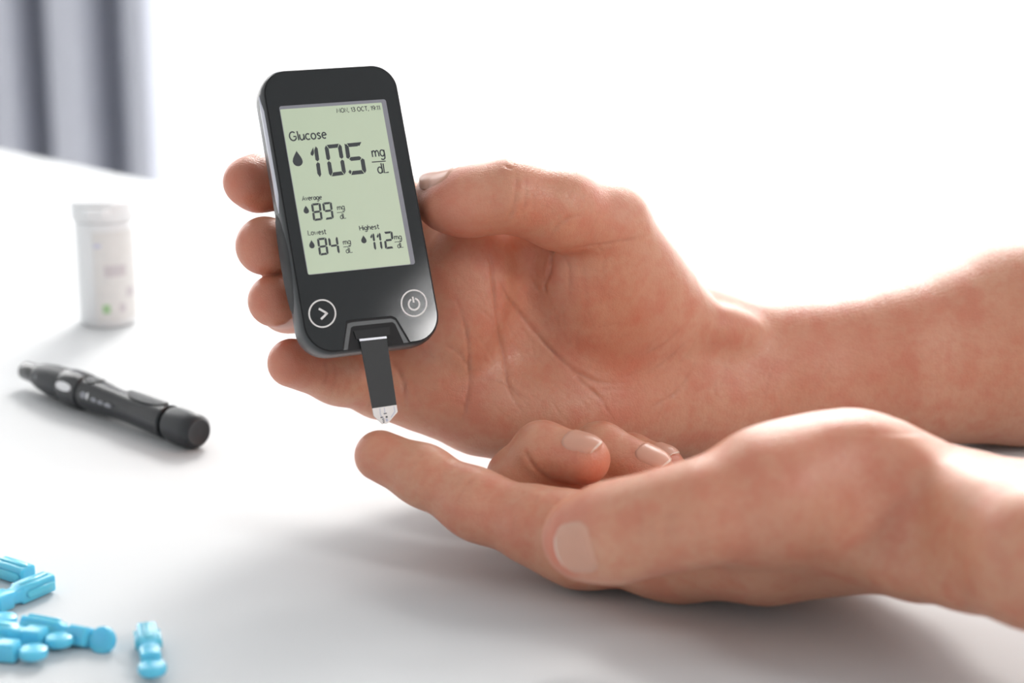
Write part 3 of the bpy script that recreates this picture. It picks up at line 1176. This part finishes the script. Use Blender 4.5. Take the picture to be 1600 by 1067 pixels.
# casing: rings from the front lip round the side to the back
prof = [(0.9, -.35), (0.35, -.25), (0.0, -.9), (-.25, -2.2), (-.30, -4.0), (-.10, -7.0), (.6, -10.0), (2.0, -12.0), (5.0, -13.2)]
rings = [m2w(np.column_stack([rrect(X0, Y0, X1, Y1, RAD, 12, i), np.full(52, w_)])) for i, w_ in prof]
cs = MB().loft(rings[::-1])
casing = cs.build('casing', 'case', meter, True, 50)
prism(rrect(X0, Y0, X1, Y1, RAD, 10, .42), -.5, -.20).build('seam', 'gap', meter)
# face plate standing a hair proud, with seam
prism(face_outline(.75), -.45, -.02).build('face_plate', 'face', meter)
# port recess
port = MB()
pin = [uv(544, 551), uv(548.5, 512), uv(552, 509.5), uv(613, 503), uv(617.5, 506), uv(632, 538)]
ins_o = np.array([(nA[0] + .35, Y0 + .6), tuple(nB + [.45, -.3]), tuple(nC + [.2, -.7]), tuple(nD + [-.1, -.7]), tuple(nE_ + [-.5, -.3]), (nF[0] - .5, Y0 + .6)])
ins_i = np.array([(pin[0][0], Y0 + .3), pin[1], pin[2], pin[3], pin[4], (pin[5][0], Y0 + .3)])
prism(ins_o, -.5, -.16).build('port_rim', 'case', meter)
prism(ins_i, -.35, -.13).build('strip_port', 'gap', meter)
# a ramp inside the port, facing down
q = [np.array((ins_i[0] * .5 + ins_i[5] * .5))]
sl_ = MB()
a0, a1 = uv(562, 524), uv(602, 519)
prism(np.array([a0 + [-1.2, -1.0], a1 + [1.2, -1.0], a1 + [1.6, 1.4], a0 + [-1.6, 1.4]]), -.2, .25).build('slot_lip', 'rubber', meter)

# rubber side grips let into both flanks
for sx in (-1, 1):
    g = MB()
    rg = []
    xs = X0 if sx < 0 else X1
    for t in np.linspace(0, 1, 13):
        v_ = 3.0 - 31 * t
        b_ = math.sin(math.pi * t) ** .35
        rr = []
        for a in np.linspace(0, 2 * math.pi, 13)[:-1]:
            rr.append((xs + sx * (.05 + .55 * b_ * math.cos(a)), v_, -5.6 + 4.6 * b_ * math.sin(a)))
        rg.append(m2w(rr))
    g.loft(rg if sx > 0 else [r[::-1] for r in rg])
    g.build('side_grip', 'rubber', meter, True, 60)

# pale gunmetal strips added as the bright highlight along the casing bevel
for sx in (-1, 1):
    rg = []
    xs = X0 if sx < 0 else X1
    va, vb_ = Y1 - 6.5, 1.5
    for t in np.linspace(0, 1, 15):
        v_ = va + (vb_ - va) * t
        b_ = max(.05, min(1, t * 7)) * max(.05, min(1, (1 - t) * 9))
        rr = []
        for a in np.linspace(0, 2 * math.pi, 13)[:-1]:
            rr.append((xs + sx * (-.10 + .62 * math.cos(a)), v_, -2.9 + 1.75 * b_ * math.sin(a)))
        rg.append(m2w(rr))
    MB().loft(rg if sx > 0 else [r[::-1] for r in rg]).build('bevel_highlight', 'highlight_trim', meter, True, 60)

# screen: recessed bezel and green glass
s4 = [uv(435.8, 166), uv(602.8, 155), uv(648.7, 412.6), uv(481, 429.8)]
SX0, SX1 = (s4[0][0] + s4[3][0]) / 2, (s4[1][0] + s4[2][0]) / 2
SY1, SY0 = (s4[0][1] + s4[1][1]) / 2, (s4[2][1] + s4[3][1]) / 2
prism(rrect(SX0, SY0, SX1, SY1, .7, 4), -.1, .03).build('screen_bezel', 'bezel', meter)
scr = prism(rrect(SX0 + .15, SY0 + .12, SX1 - 1.45, SY1 - .95, .3, 3), -.05, .06).build('screen', 'lcd', meter)
INK_W = .085


def flat(polys, name, m, parent, w_=INK_W):
    mb = MB()
    for p in polys:
        p = np.asarray(p)
        ar = np.sum(p[:, 0] * np.roll(p[:, 1], -1) - p[:, 1] * np.roll(p[:, 0], -1))
        if ar < 0:
            p = p[::-1]
        prism(p, w_ - .05, w_, mb)
    return mb.build(name, m, parent)


def ribbon(pts, wd, closed=False):
    """stroke of constant width along a polyline -> quads as polygons"""
    P = [np.array(p, float) for p in pts]
    out = []
    n = len(P)
    tang = []
    for i in range(n):
        if closed:
            t = P[(i + 1) % n] - P[i - 1]
        else:
            t = P[min(i + 1, n - 1)] - P[max(i - 1, 0)]
        tang.append(t / (np.linalg.norm(t) + 1e-9))
    L = [p + np.array([-t[1], t[0]]) * wd / 2 for p, t in zip(P, tang)]
    Rr = [p - np.array([-t[1], t[0]]) * wd / 2 for p, t in zip(P, tang)]
    for i in range(n if closed else n - 1):
        j = (i + 1) % n
        out.append([Rr[i], Rr[j], L[j], L[i]])
    return out


def arc(cx, cy, rx, ry, a0, a1, n=14):
    return [(cx + rx * math.cos(math.radians(a0 + (a1 - a0) * k / n)), cy + ry * math.sin(math.radians(a0 + (a1 - a0) * k / n))) for k in range(n + 1)]


def sp(*p):
    return [tuple(q) for q in spline(p, 5)]


GL = {
    'G': (.66, [arc(.34, .5, .34, .5, 48, 330) + [(.64, .46), (.38, .46)]]),
    'l': (.06, [[(.02, 1.05), (.06, 0)]]),
    'u': (.42, [sp((0, .66), (.01, .2), (.16, 0), (.34, .12), (.41, .3)), [(.40, .66), (.43, 0)]]),
    'c': (.42, [arc(.25, .33, .24, .33, 50, 315)]),
    'o': (.46, [arc(.23, .33, .23, .33, 90, 450, 18)]),
    's': (.34, [sp((.33, .56), (.17, .66), (.03, .52), (.17, .36), (.33, .18), (.17, 0), (0, .07))]),
    'e': (.42, [[(.03, .35), (.41, .38)] + arc(.22, .33, .21, .33, 10, 310)]),
    'A': (.54, [[(0, 0), (.30, 1), (.54, 0)], [(.10, .34), (.48, .34)]]),
    'v': (.38, [[(0, .66), (.17, 0), (.38, .66)]]),
    'r': (.30, [[(0, .66), (.02, 0)], sp((.02, .38), (.12, .60), (.30, .64))]),
    'a': (.44, [arc(.21, .33, .21, .33, 90, 450, 16), [(.42, .66), (.44, 0)]]),
    'g': (.44, [arc(.21, .33, .21, .33, 90, 450, 16), sp((.42, .66), (.43, .1), (.38, -.26), (.18, -.36), (.02, -.26))]),
    'L': (.42, [[(.02, 1), (.0, 0), (.42, .02)]]),
    'w': (.62, [[(0, .66), (.14, 0), (.31, .56), (.46, 0), (.62, .66)]]),
    't': (.34, [sp((.14, .98), (.13, .3), (.18, .02), (.34, .03)), [(0, .66), (.33, .68)]]),
    'H': (.52, [[(0, 1), (0, 0)], [(.52, 1), (.52, 0)], [(0, .5), (.52, .53)]]),
    'i': (.04, [[(.02, .66), (.02, 0)], [(.02, .88), (.02, .97)]]),
    'h': (.40, [[(0, 1.05), (0, 0)], sp((0, .36), (.13, .62), (.32, .60), (.39, .36), (.40, 0))]),
    'm': (.64, [[(0, .66), (0, 0)], sp((0, .40), (.11, .62), (.25, .60), (.31, .36), (.31, 0)), sp((.31, .40), (.43, .62), (.56, .60), (.63, .36), (.64, 0))]),
    'd': (.44, [arc(.21, .33, .21, .33, 90, 450, 16), [(.41, 1.05), (.44, 0)]]),
    'M': (.66, [[(0, 0), (.08, 1), (.33, .25), (.58, 1), (.66, 0)]]),
    'O': (.58, [arc(.29, .5, .29, .5, 90, 450, 18)]),
    'N': (.50, [[(0, 0), (0, 1), (.48, 0), (.50, 1)]]),
    'C': (.52, [arc(.30, .5, .29, .5, 50, 310)]),
    'T': (.50, [[(0, 1), (.5, 1)], [(.25, 1), (.25, 0)]]),
    '1': (.22, [[(0, .78), (.20, 1), (.20, 0)]]),
    '3': (.40, [sp((.03, .92), (.22, 1), (.37, .80), (.14, .54)), sp((.14, .54), (.40, .36), (.30, .06), (0, .06))]),
    '9': (.42, [arc(.21, .70, .20, .29, 0, 360, 14), sp((.41, .70), (.38, .30), (.16, 0))]),
    ',': (.06, [[(.06, .10), (.0, -.16)]]),
    ':': (.05, [[(.02, .60), (.02, .72)], [(.02, .12), (.02, .24)]]),
    ' ': (.16, []),
}


def words(txt, pa, pb, capx, wd, m='ink', parent=None, wpl=INK_W, name='screen_text'):
    """txt set between the measured baseline ends pa, pb; capx = cap height in pixels"""
    a, b = uv(*pa), uv(*pb)
    adv = 0
    pos = []
    for ch in txt:
        pos.append(adv)
        adv += GL[ch][0] + .15
    adv -= .15
    e = (b - a) / adv
    up = uv(pa[0] - capx * .175, pa[1] - capx) - a
    polys = []
    for ch, x in zip(txt, pos):
        for st in GL[ch][1]:
            polys += ribbon([a + e * (x + p[0]) + up * p[1] for p in st], wd)
    return flat(polys, name, m, parent or scr, wpl)


words('MON, 13 OCT, 19:11', (526.5, 176.3), (593.8, 171.5), 6.6, .20)
words('Glucose', (453.5, 220.2), (510.2, 215.8), 13.6, .40)
words('Average', (472.6, 313.6), (502.8, 311.3), 7.0, .23)
words('Lowest', (481.8, 367.6), (509.8, 365.3), 7.2, .23)
words('Highest', (562.3, 360.2), (592.6, 357.3), 7.2, .23)
for (mg, ln, dl, cap, wd) in (
        (((582.3, 245.4), (601.4, 243.6)), ((580.9, 253.4), (602.6, 251.8)), ((591.2, 271.0), (607.3, 269.4)), 14.6, .38),
        (((527.5, 328.2), (538.5, 326.9)), ((526.3, 332.4), (538.0, 331.3)), ((532.2, 342.2), (540.7, 341.0)), 7.8, .22),
        (((536.7, 382.2), (548.0, 380.8)), ((536.2, 386.0), (547.9, 384.9)), ((541.2, 395.6), (550.7, 394.4)), 7.8, .22),
        (((616.5, 374.2), (627.6, 373.6)), ((616.4, 378.3), (627.6, 377.2)), ((621.7, 387.7), (630.3, 386.4)), 7.8, .22)):
    words('mg', *mg, cap, wd)
    words('dL', *dl, cap, wd)
    flat(ribbon([uv(*ln[0]), uv(*ln[1])], wd * .8), 'fraction_bar', 'ink', scr)


def drop(tip, bot, wpx):
    """blood-drop mark"""
    T, B = uv(*tip), uv(*bot)
    h = np.linalg.norm(T - B)
    up = (T - B) / h
    rt = np.array([up[1], -up[0]])
    r = np.linalg.norm(uv(tip[0] + wpx, tip[1]) - T) / 2
    pts = []
    for k in range(29):
        a = -math.pi * 1.5 + 2 * math.pi * k / 28          # starts at top
        x = math.cos(a) * r
        y = math.sin(a)
        if y > 0:
            x *= (1 - y ** 1.6) ** .9 if y < 1 else 0
            yy = r + y * (h - r)
        else:
            yy = r + y * r
        pts.append(B + rt * x + up * yy)
    flat([np.array(pts[:-1])], 'drop_symbol', 'ink', scr)


drop((463, 235.2), (466, 259.8), 15.6)
drop((477.5, 321.2), (478.9, 333.8), 8.5)
drop((486.4, 374.9), (487.8, 388.1), 8.5)
drop((567.6, 367.6), (568.9, 380.2), 8.3)

SEG = {'0': 'abcdef', '1': 'bc', '2': 'abged', '4': 'fgbc', '5': 'afgcd', '8': 'abcdefg', '9': 'abcdfg'}


def digit(ch, quad):
    """seven-segment figure in a measured cell TL TR BR BL"""
    q = [uv(*p) for p in quad]

    def at(x, y):
        return (q[3] * (1 - x) + q[2] * x) * (1 - y) + (q[0] * (1 - x) + q[1] * x) * y
    tx, ty, g = .225, .120, .010
    gx = g * 1.9
    S = {
        'a': [(tx * .55 + gx, 1), (1 - tx * .55 - gx, 1), (1 - tx - gx, 1 - ty), (tx + gx, 1 - ty)],
        'd': [(tx * .55 + gx, 0), (tx + gx, ty), (1 - tx - gx, ty), (1 - tx * .55 - gx, 0)],
        'g': [(tx * .6 + gx, .5), (tx + gx, .5 + ty / 2), (1 - tx - gx, .5 + ty / 2), (1 - tx * .6 - gx, .5), (1 - tx - gx, .5 - ty / 2), (tx + gx, .5 - ty / 2)],
        'f': [(0, 1 - ty * .65 - g), (0, .5 + ty * .5), (tx * .5, .5 + g), (tx, .5 + ty * .5 + g), (tx, 1 - ty - g), (tx * .45, 1 - g)],
        'e': [(0, .5 - ty * .5), (0, ty * .65 + g), (tx * .45, g), (tx, ty + g), (tx, .5 - ty * .5 - g), (tx * .5, .5 - g)],
    }
    S['b'] = [(1 - x, y) for x, y in S['f']]
    S['c'] = [(1 - x, y) for x, y in S['e']]
    polys = []
    for s in SEG[ch]:
        polys.append(np.array([at(x, y) for x, y in S[s]]))
    if ch == '1':                                  # small flag left of the stem
        polys.append(np.array([at(x, y) for x, y in [(1 - tx - .03, .97), (1 - tx - .03, .78), (1 - tx - .13, .70), (1 - tx - .24, .74), (1 - tx - .24, .80)]]))
    if ch in '5':                                  # short lower left stub and sharp corners
        polys.append(np.array([at(x, y) for x, y in [(.01, .10), (.10, .17), (.19, .12), (.16, .06), (.10, .03)]]))
        polys.append(np.array([at(x, y) for x, y in [(0, 1), (tx, .90), (tx, .89), (0, .93)]]))
        polys.append(np.array([at(x, y) for x, y in [(.80, 1), (1, 1), (.86, .89), (.79, .89)]]))
    flat(polys, 'screen_digit', 'ink', scr)


def cell(o, *pts):
    return [(o[0] + p[0] / 7.273, o[1] + p[1] / 7.273) for p in pts]


oA, oB = (430, 150), (430, 290)
digit('1', cell(oA, (290, 590), (478, 566), (527, 925), (340, 945)))
digit('0', cell(oA, (556, 560), (748, 540), (808, 893), (616, 918)))
digit('5', cell(oA, (786, 542), (978, 524), (1040, 880), (834, 902)))
digit('8', cell(oB, (405, 206), (513, 194), (541, 390), (433, 404)))
digit('9', cell(oB, (532, 195), (640, 184), (667, 376), (559, 392)))
digit('8', cell(oB, (472, 600), (580, 588), (608, 782), (500, 797)))
digit('4', cell(oB, (598, 592), (706, 578), (736, 772), (627, 788)))
digit('1', cell(oB, (1020, 548), (1122, 537), (1149, 733), (1047, 744)))
digit('1', cell(oB, (1092, 543), (1194, 532), (1222, 725), (1120, 737)))
digit('2', cell(oB, (1222, 528), (1330, 516), (1356, 711), (1250, 724)))


def pxcircle(c, rx, ry, n=48, a0=0, a1=360):
    return [uv(c[0] + rx * math.cos(math.radians(a0 + (a1 - a0) * k / n)), c[1] - ry * math.sin(math.radians(a0 + (a1 - a0) * k / n))) for k in range(n + (0 if a1 - a0 == 360 else 1))]


PR = .03
b1 = flat(ribbon(pxcircle((503.6, 489.8), 20.6, 21.2), .44, True), 'arrow_button', 'print', meter, PR)
flat(ribbon([uv(498, 482.2), uv(504.5, 485.8), uv(511.0, 489.6)], .62) + ribbon([uv(511.6, 488.6), uv(506.5, 494), uv(501.6, 498.6)], .62), 'arrow_symbol', 'print', b1, PR)
b2 = flat(ribbon(pxcircle((646.8, 473.6), 19.6, 20.3), .44, True), 'power_button', 'print', meter, PR)
flat(ribbon(pxcircle((646.9, 475.2), 8.4, 8.9, 30, 122, 440), .52) + ribbon([uv(644.8, 463.6), uv(646.4, 472.6)], .52), 'power_symbol', 'print', b2, PR)

# ------------------------------------------------------------------ test strip standing in the port
SW = .55
strip = empty('test_strip', m2w([[*uv(600, 655), SW]])[0], 'black test strip with a white tip in the meter port', 'test strip')


def pl(pts, w0=SW - .45, w1=SW):
    p = np.array([uv(a, b, w1) for a, b in pts])
    ar = np.sum(p[:, 0] * np.roll(p[:, 1], -1) - p[:, 1] * np.roll(p[:, 0], -1))
    return prism(p if ar > 0 else p[::-1], w0, w1)


pl([(562.5, 533), (604.2, 528.5), (619.8, 632.5), (582.0, 638.0)]).build('strip_body', 'strip', strip)
pl([(562.2, 533), (561.6, 529.6), (603.8, 525.2), (604.4, 528.5)]).build('strip_edge', 'silver', strip)
tip = pl([(582.0, 638.0), (619.8, 632.5), (621.4, 643.5), (606.5, 661.0), (597.5, 662.3), (584.6, 650.0)]).build('strip_tip', 'strip_tip', strip)
TW = SW + .02
for pts, wd, mm in (([(593.5, 638), (594.5, 648), (600, 655)], .2, 'trace'), ([(600.5, 637), (601.5, 646)], .2, 'trace'),
                    ([(615.5, 635), (617, 643), (611, 652)], .25, 'trace'),
                    ([(594.5, 652.5), (598.8, 651.5)], .28, 'ink'), ([(599.6, 646.5), (604.4, 645.6)], .28, 'ink'),
                    ([(597.2, 655.2), (600.6, 654.6)], .26, 'ink'), ([(598.0, 657.6), (600.8, 657.2)], .26, 'ink'), ([(598.4, 660.0), (600.8, 659.6)], .26, 'ink'),
                    ([(602.6, 651.6), (605.6, 651.0)], .5, 'ink'), ([(603.0, 656.4), (606.0, 656.0)], .75, 'trace')):
    flat(ribbon([uv(a, b, TW) for a, b in pts], wd), 'electrode', mm, tip, TW)


# ================================================================== SMALL THINGS ON THE TABLE
def frame_of(x, up=(0, 0, 1)):
    x = np.asarray(x, float) / np.linalg.norm(x)
    z = np.array(up, float)
    z = z - x * (z @ x)
    z /= np.linalg.norm(z)
    return x, np.cross(z, x), z


def lathe(prof, o, X, Y, Z, n=28, sq=1.0):
    """prof: (along, radius) -> rings round X"""
    rg = []
    for s, r in prof:
        rg.append(np.array([o + X * s + Y * r * math.cos(a) + Z * r * sq * math.sin(a) for a in np.linspace(0, 2 * math.pi, n, endpoint=False)]))
    return rg


# ------------------------------------------------------------------ lancing pen
pr = 0.0062
pa = ground(44, 580, pr)
pb = ground(303, 673, pr)
PX, PY, PZ = frame_of(pb - pa)
PL = float(np.linalg.norm(pb - pa))
pen = empty('lancing_pen', tuple((pa + pb) / 2 - PZ * pr), 'black lancing pen lying behind the blue lancets', 'lancing pen')
K = PL / 100.0


def pen_part(name, prof, m, sq=1.0, caps=True):
    return MB().loft(lathe([(s * K, r / 1000) for s, r in prof], pa, PX, PY, PZ, 32, sq)).build(name, m, pen, True, 40)


pen_part('nose', [(-2.2, 1.8), (-2.0, 2.9), (-1.4, 3.3), (5.0, 3.6), (7.0, 3.9)], 'pen')
pen_part('cap', [(6.8, 3.6), (7.4, 4.1), (11, 5.0), (17, 5.7), (24, 5.95), (25.8, 5.9), (26.2, 5.5)], 'pen_grey')
pen_part('dial_ring', [(26.4, 5.4), (26.8, 6.1), (29, 6.6), (35, 6.7), (38.6, 6.4), (39.2, 5.6)], 'pen')
pen_part('barrel', [(39.4, 5.4), (39.8, 5.9), (47, 5.9), (56, 5.35), (64, 5.2), (74, 5.5), (82, 5.8), (86.5, 5.8), (87, 5.2)], 'pen')
pen_part('end_cap', [(87.3, 4.6), (88.6, 4.6), (89.0, 5.7), (91, 6.1), (99.0, 6.1), (101.2, 5.7), (102.6, 4.6), (102.8, 4.2), (102.5, 3.8), (102.3, 0.8)], 'pen_grey')


def pen_patch(name, s0, s1, a0, a1, r, m, th=.0005, parent=None):
    """curved patch on the barrel: s along, a angle (deg) round"""
    rg = []
    for s in np.linspace(s0, s1, 9):
        e = max(0.0, math.sin(math.pi * (s - s0) / (s1 - s0))) ** .3
        am, ah = (a0 + a1) / 2, (a1 - a0) / 2 * max(e, .35)
        ring = []
        for t in np.linspace(-1, 1, 9):
            a = math.radians(am + ah * t)
            ring.append(pa + PX * s * K + (PY * math.cos(a) + PZ * math.sin(a)) * (r / 1000 + th))
        for t in np.linspace(1, -1, 9):
            a = math.radians(am + ah * t)
            ring.append(pa + PX * s * K + (PY * math.cos(a) + PZ * math.sin(a)) * (r / 1000 - .0006))
        rg.append(np.array(ring))
    return MB().loft(rg).build(name, m, parent or pen, True, 40)


SA = 270 if PY[1] > 0 else 270
pen_patch('ring_patch', 28.5, 37.2, 146 if PY[1] > 0 else 10, 172 if PY[1] > 0 else 34, 6.68, 'pen_white', .00015)  # white patch curved over the dial ring
pen_patch('release_button', 64, 85, 60, 120, 5.35, 'pen_grey', .0009)
pen_patch('slide_ridge', 40.2, 47, 60, 120, 5.8, 'pen_grey', .0005)
sgn = 180 if PY[1] > 0 else 0
for s0, s1, a0, a1, mm in ((42.5, 45.6, -26, -4, 'pen_print'), (46.0, 47.2, -28, -4, 'pen_white'), (49, 52, -18, -4, 'pen_print'), (53, 56, -17, -4, 'pen_print'), (57, 61, -16, -3, 'pen_print')):
    aa, ab = (sgn + a0, sgn + a1) if sgn else (-a0, -a1)
    pen_patch('printed_mark', s0, s1, min(aa, ab) + (0 if sgn else 0), max(aa, ab), 5.5, mm, .0004)
for s0 in (12.5,):
    pen_patch('cap_dimple', s0, s0 + 3.2, (150 if sgn else 10), (176 if sgn else 36), 4.95, 'pen_print', .0003)

# ------------------------------------------------------------------ vial of test strips
vb = ground(170, 503)
vial = empty('test_strip_vial', tuple(vb), 'white plastic test strip vial with a pale label behind the pen', 'vial')
VX, VY, VZ = np.array([0, 0, 1.0]), np.array([1.0, 0, 0]), np.array([0, 1.0, 0])


def vpart(name, prof, m, n=40):
    return MB().loft([r[::-1] for r in lathe([(s / 1000, r / 1000) for s, r in prof], vb, VX, VY, VZ, n)]).build(name, m, vial, True, 40)


vpart('vial_body', [(0, 10.2), (.5, 11.2), (1.2, 11.6), (43, 11.8), (43.4, 11.4)], 'vial')
lid = vpart('lid', [(43.6, 11.6), (43.8, 12.6), (44.5, 12.9), (50.2, 12.9), (51.6, 12.4), (52.2, 11.2), (52.0, 10.0), (51.8, 1.0)], 'vial')
tb = MB()
for r_ in (1,):
    rg = []
    for s, hw in ((12.0, 5.5), (14.5, 5.0), (16.0, 3.2)):
        rg.append(np.array([vb + np.array([x, 0, 0]) / 1000 + np.array([0, -s, z]) / 1000 for x, z in ((-hw, 47.5), (hw, 47.5), (hw, 49.8), (-hw, 49.8))]))
    tb.loft(rg)
tb.build('lid_tab', 'vial', lid)


def vpatch(name, z0, z1, a0, a1, r, m, parent):
    rg = []
    for a in np.linspace(math.radians(a0), math.radians(a1), 24):
        d = np.array([math.sin(a), -math.cos(a), 0])
        rg.append(np.array([vb + d * (r - .0006) + [0, 0, z0], vb + d * r + [0, 0, z0], vb + d * r + [0, 0, z1], vb + d * (r - .0006) + [0, 0, z1]]))
    return MB().loft(rg).build(name, m, parent, True, 40)


lab = vpatch('label', .003, .040, -12, 150, .01205, 'label', vial)
vpatch('label_band', .030, .0345, -6, 146, .01215, 'label_grey', lab).data.materials[0] = M['label']
for z0, z1, a0, a1, mm in ((.0335, .0352, -10, 4, 'label_violet'), (.0215, .0262, 8, 52, 'label_grey'), (.0125, .0165, 52, 70, 'label_grey'), (.0065, .0100, 34, 48, 'label_grey'),
                           (.0065, .0100, 2, 16, 'label_green')):
    vpatch('label_print', z0, z1, a0, a1, .01215, mm, lab)


# ------------------------------------------------------------------ lancets
def lancet_meshes():
    """flat-sided twist-off lancet along +x, lying on z = 0 (metres). body, rails, disc cap"""
    out = []
    b = MB()
    prof = [(0, 2.0, 1.9), (.4, 2.5, 2.4), (5, 2.6, 2.5), (9.5, 2.6, 2.5), (10.2, 2.0, 2.0), (12.0, 1.9, 1.9), (12.6, 2.5, 2.4), (16.4, 2.5, 2.4), (17, 1.7, 1.6)]
    rg = []
    for s, hw, hh in prof:
        q = rrect(-hw, -hh, hw, hh, .9, 3)
        rg.append(np.array([(s * 1.2, y, z + 2.6) for y, z in q]) / 1000)
    b.loft(rg)
    out.append(('body', b))
    for sy in (-1, 1):
        r = MB()
        rg = []
        for s, e in ((1.0, .35), (1.8, .8), (10.0, .8), (10.8, .35)):
            q = rrect(-e * .7, -e * 1.2, e * .7, e * 1.2, .3, 2)
            rg.append(np.array([(s, y + sy * 2.75, z + 2.6) for y, z in q]) / 1000)
        r.loft(rg)
        out.append(('rib', r))
    r = MB()
    rg = []
    for s, e in ((.8, .3), (1.6, .75), (10.3, .75), (11.2, .3)):
        q = rrect(-e * 1.3, -e * .7, e * 1.3, e * .7, .3, 2)
        rg.append(np.array([(s, y, z + 5.0) for y, z in q]) / 1000)
    r.loft(rg)
    out.append(('top_ridge', r))
    c = MB()
    rg = []
    for s, k in ((-1.35, .70), (-1.0, .93), (-.4, 1), (.4, 1), (1.0, .93), (1.35, .70)):
        rg.append(np.array([(24.0 + 3.6 * k * math.cos(a), 3.5 * k * math.sin(a), 2.6 + s) for a in np.linspace(0, 2 * math.pi, 24, endpoint=False)]) / 1000)
    c.loft(rg)
    out.append(('twist_cap', c))
    n = MB()
    rg = []
    for s, hw in ((20.0, 1.2), (20.8, 1.0), (21.6, 1.3)):
        rg.append(np.array([(s, hw * math.cos(a), 2.6 + hw * math.sin(a)) for a in np.linspace(0, 2 * math.pi, 10, endpoint=False)]) / 1000)
    n.loft(rg)
    out.append(('neck', n))
    return out


LM = []
for nm, mb in lancet_meshes():
    me = bpy.data.meshes.new(nm)
    me.from_pydata(mb.v, [], mb.f)
    me.update()
    me.polygons.foreach_set('use_smooth', [True] * len(me.polygons))
    me.set_sharp_from_angle(angle=math.radians(38))
    me.materials.append(M['blue'])
    LM.append((nm, me))


def lancet(p0, p1, label, z=0.0, roll=0.0, pitch=0.0, scale=1.0):
    a = ground(*p0, .0026)
    b = ground(*p1, .0026)
    o = empty('lancet', (a[0], a[1], TZ + .0002 + z), label, 'lancet', 'blue lancets scattered on the table')
    yaw = math.atan2(b[1] - a[1], b[0] - a[0])
    o.rotation_euler = (Matrix.Rotation(yaw, 3, 'Z') @ Matrix.Rotation(pitch, 3, 'Y') @ Matrix.Rotation(roll, 3, 'X')).to_euler()
    o.scale = (scale,) * 3
    for nm, me in LM:
        c = bpy.data.objects.new(nm, me)
        COL.objects.link(c)
        c.parent = o
    return o


lancet((45, 972), (178, 997), 'light blue lancet in the heap whose round cap faces the camera', .0012, math.radians(62))
lancet((-42, 985), (120, 1004), 'light blue lancet touching the front of the round-capped one', 0)
lancet((-92, 1010), (60, 1021), 'light blue lancet nearest the bottom edge in the heap', 0)
lancet((78, 908), (-60, 966), 'light blue lancet slanting down to the left at the back of the heap', 0)
lancet((46, 900), (-90, 858), 'light blue lancet farthest back, partly cut off by the left edge', 0)
lancet((-130, 958), (28, 972), 'light blue lancet mostly hidden at the left edge of the heap', 0)
lancet((229, 986), (244, 1085), 'light blue lancet lying alone to the right of the heap', 0)
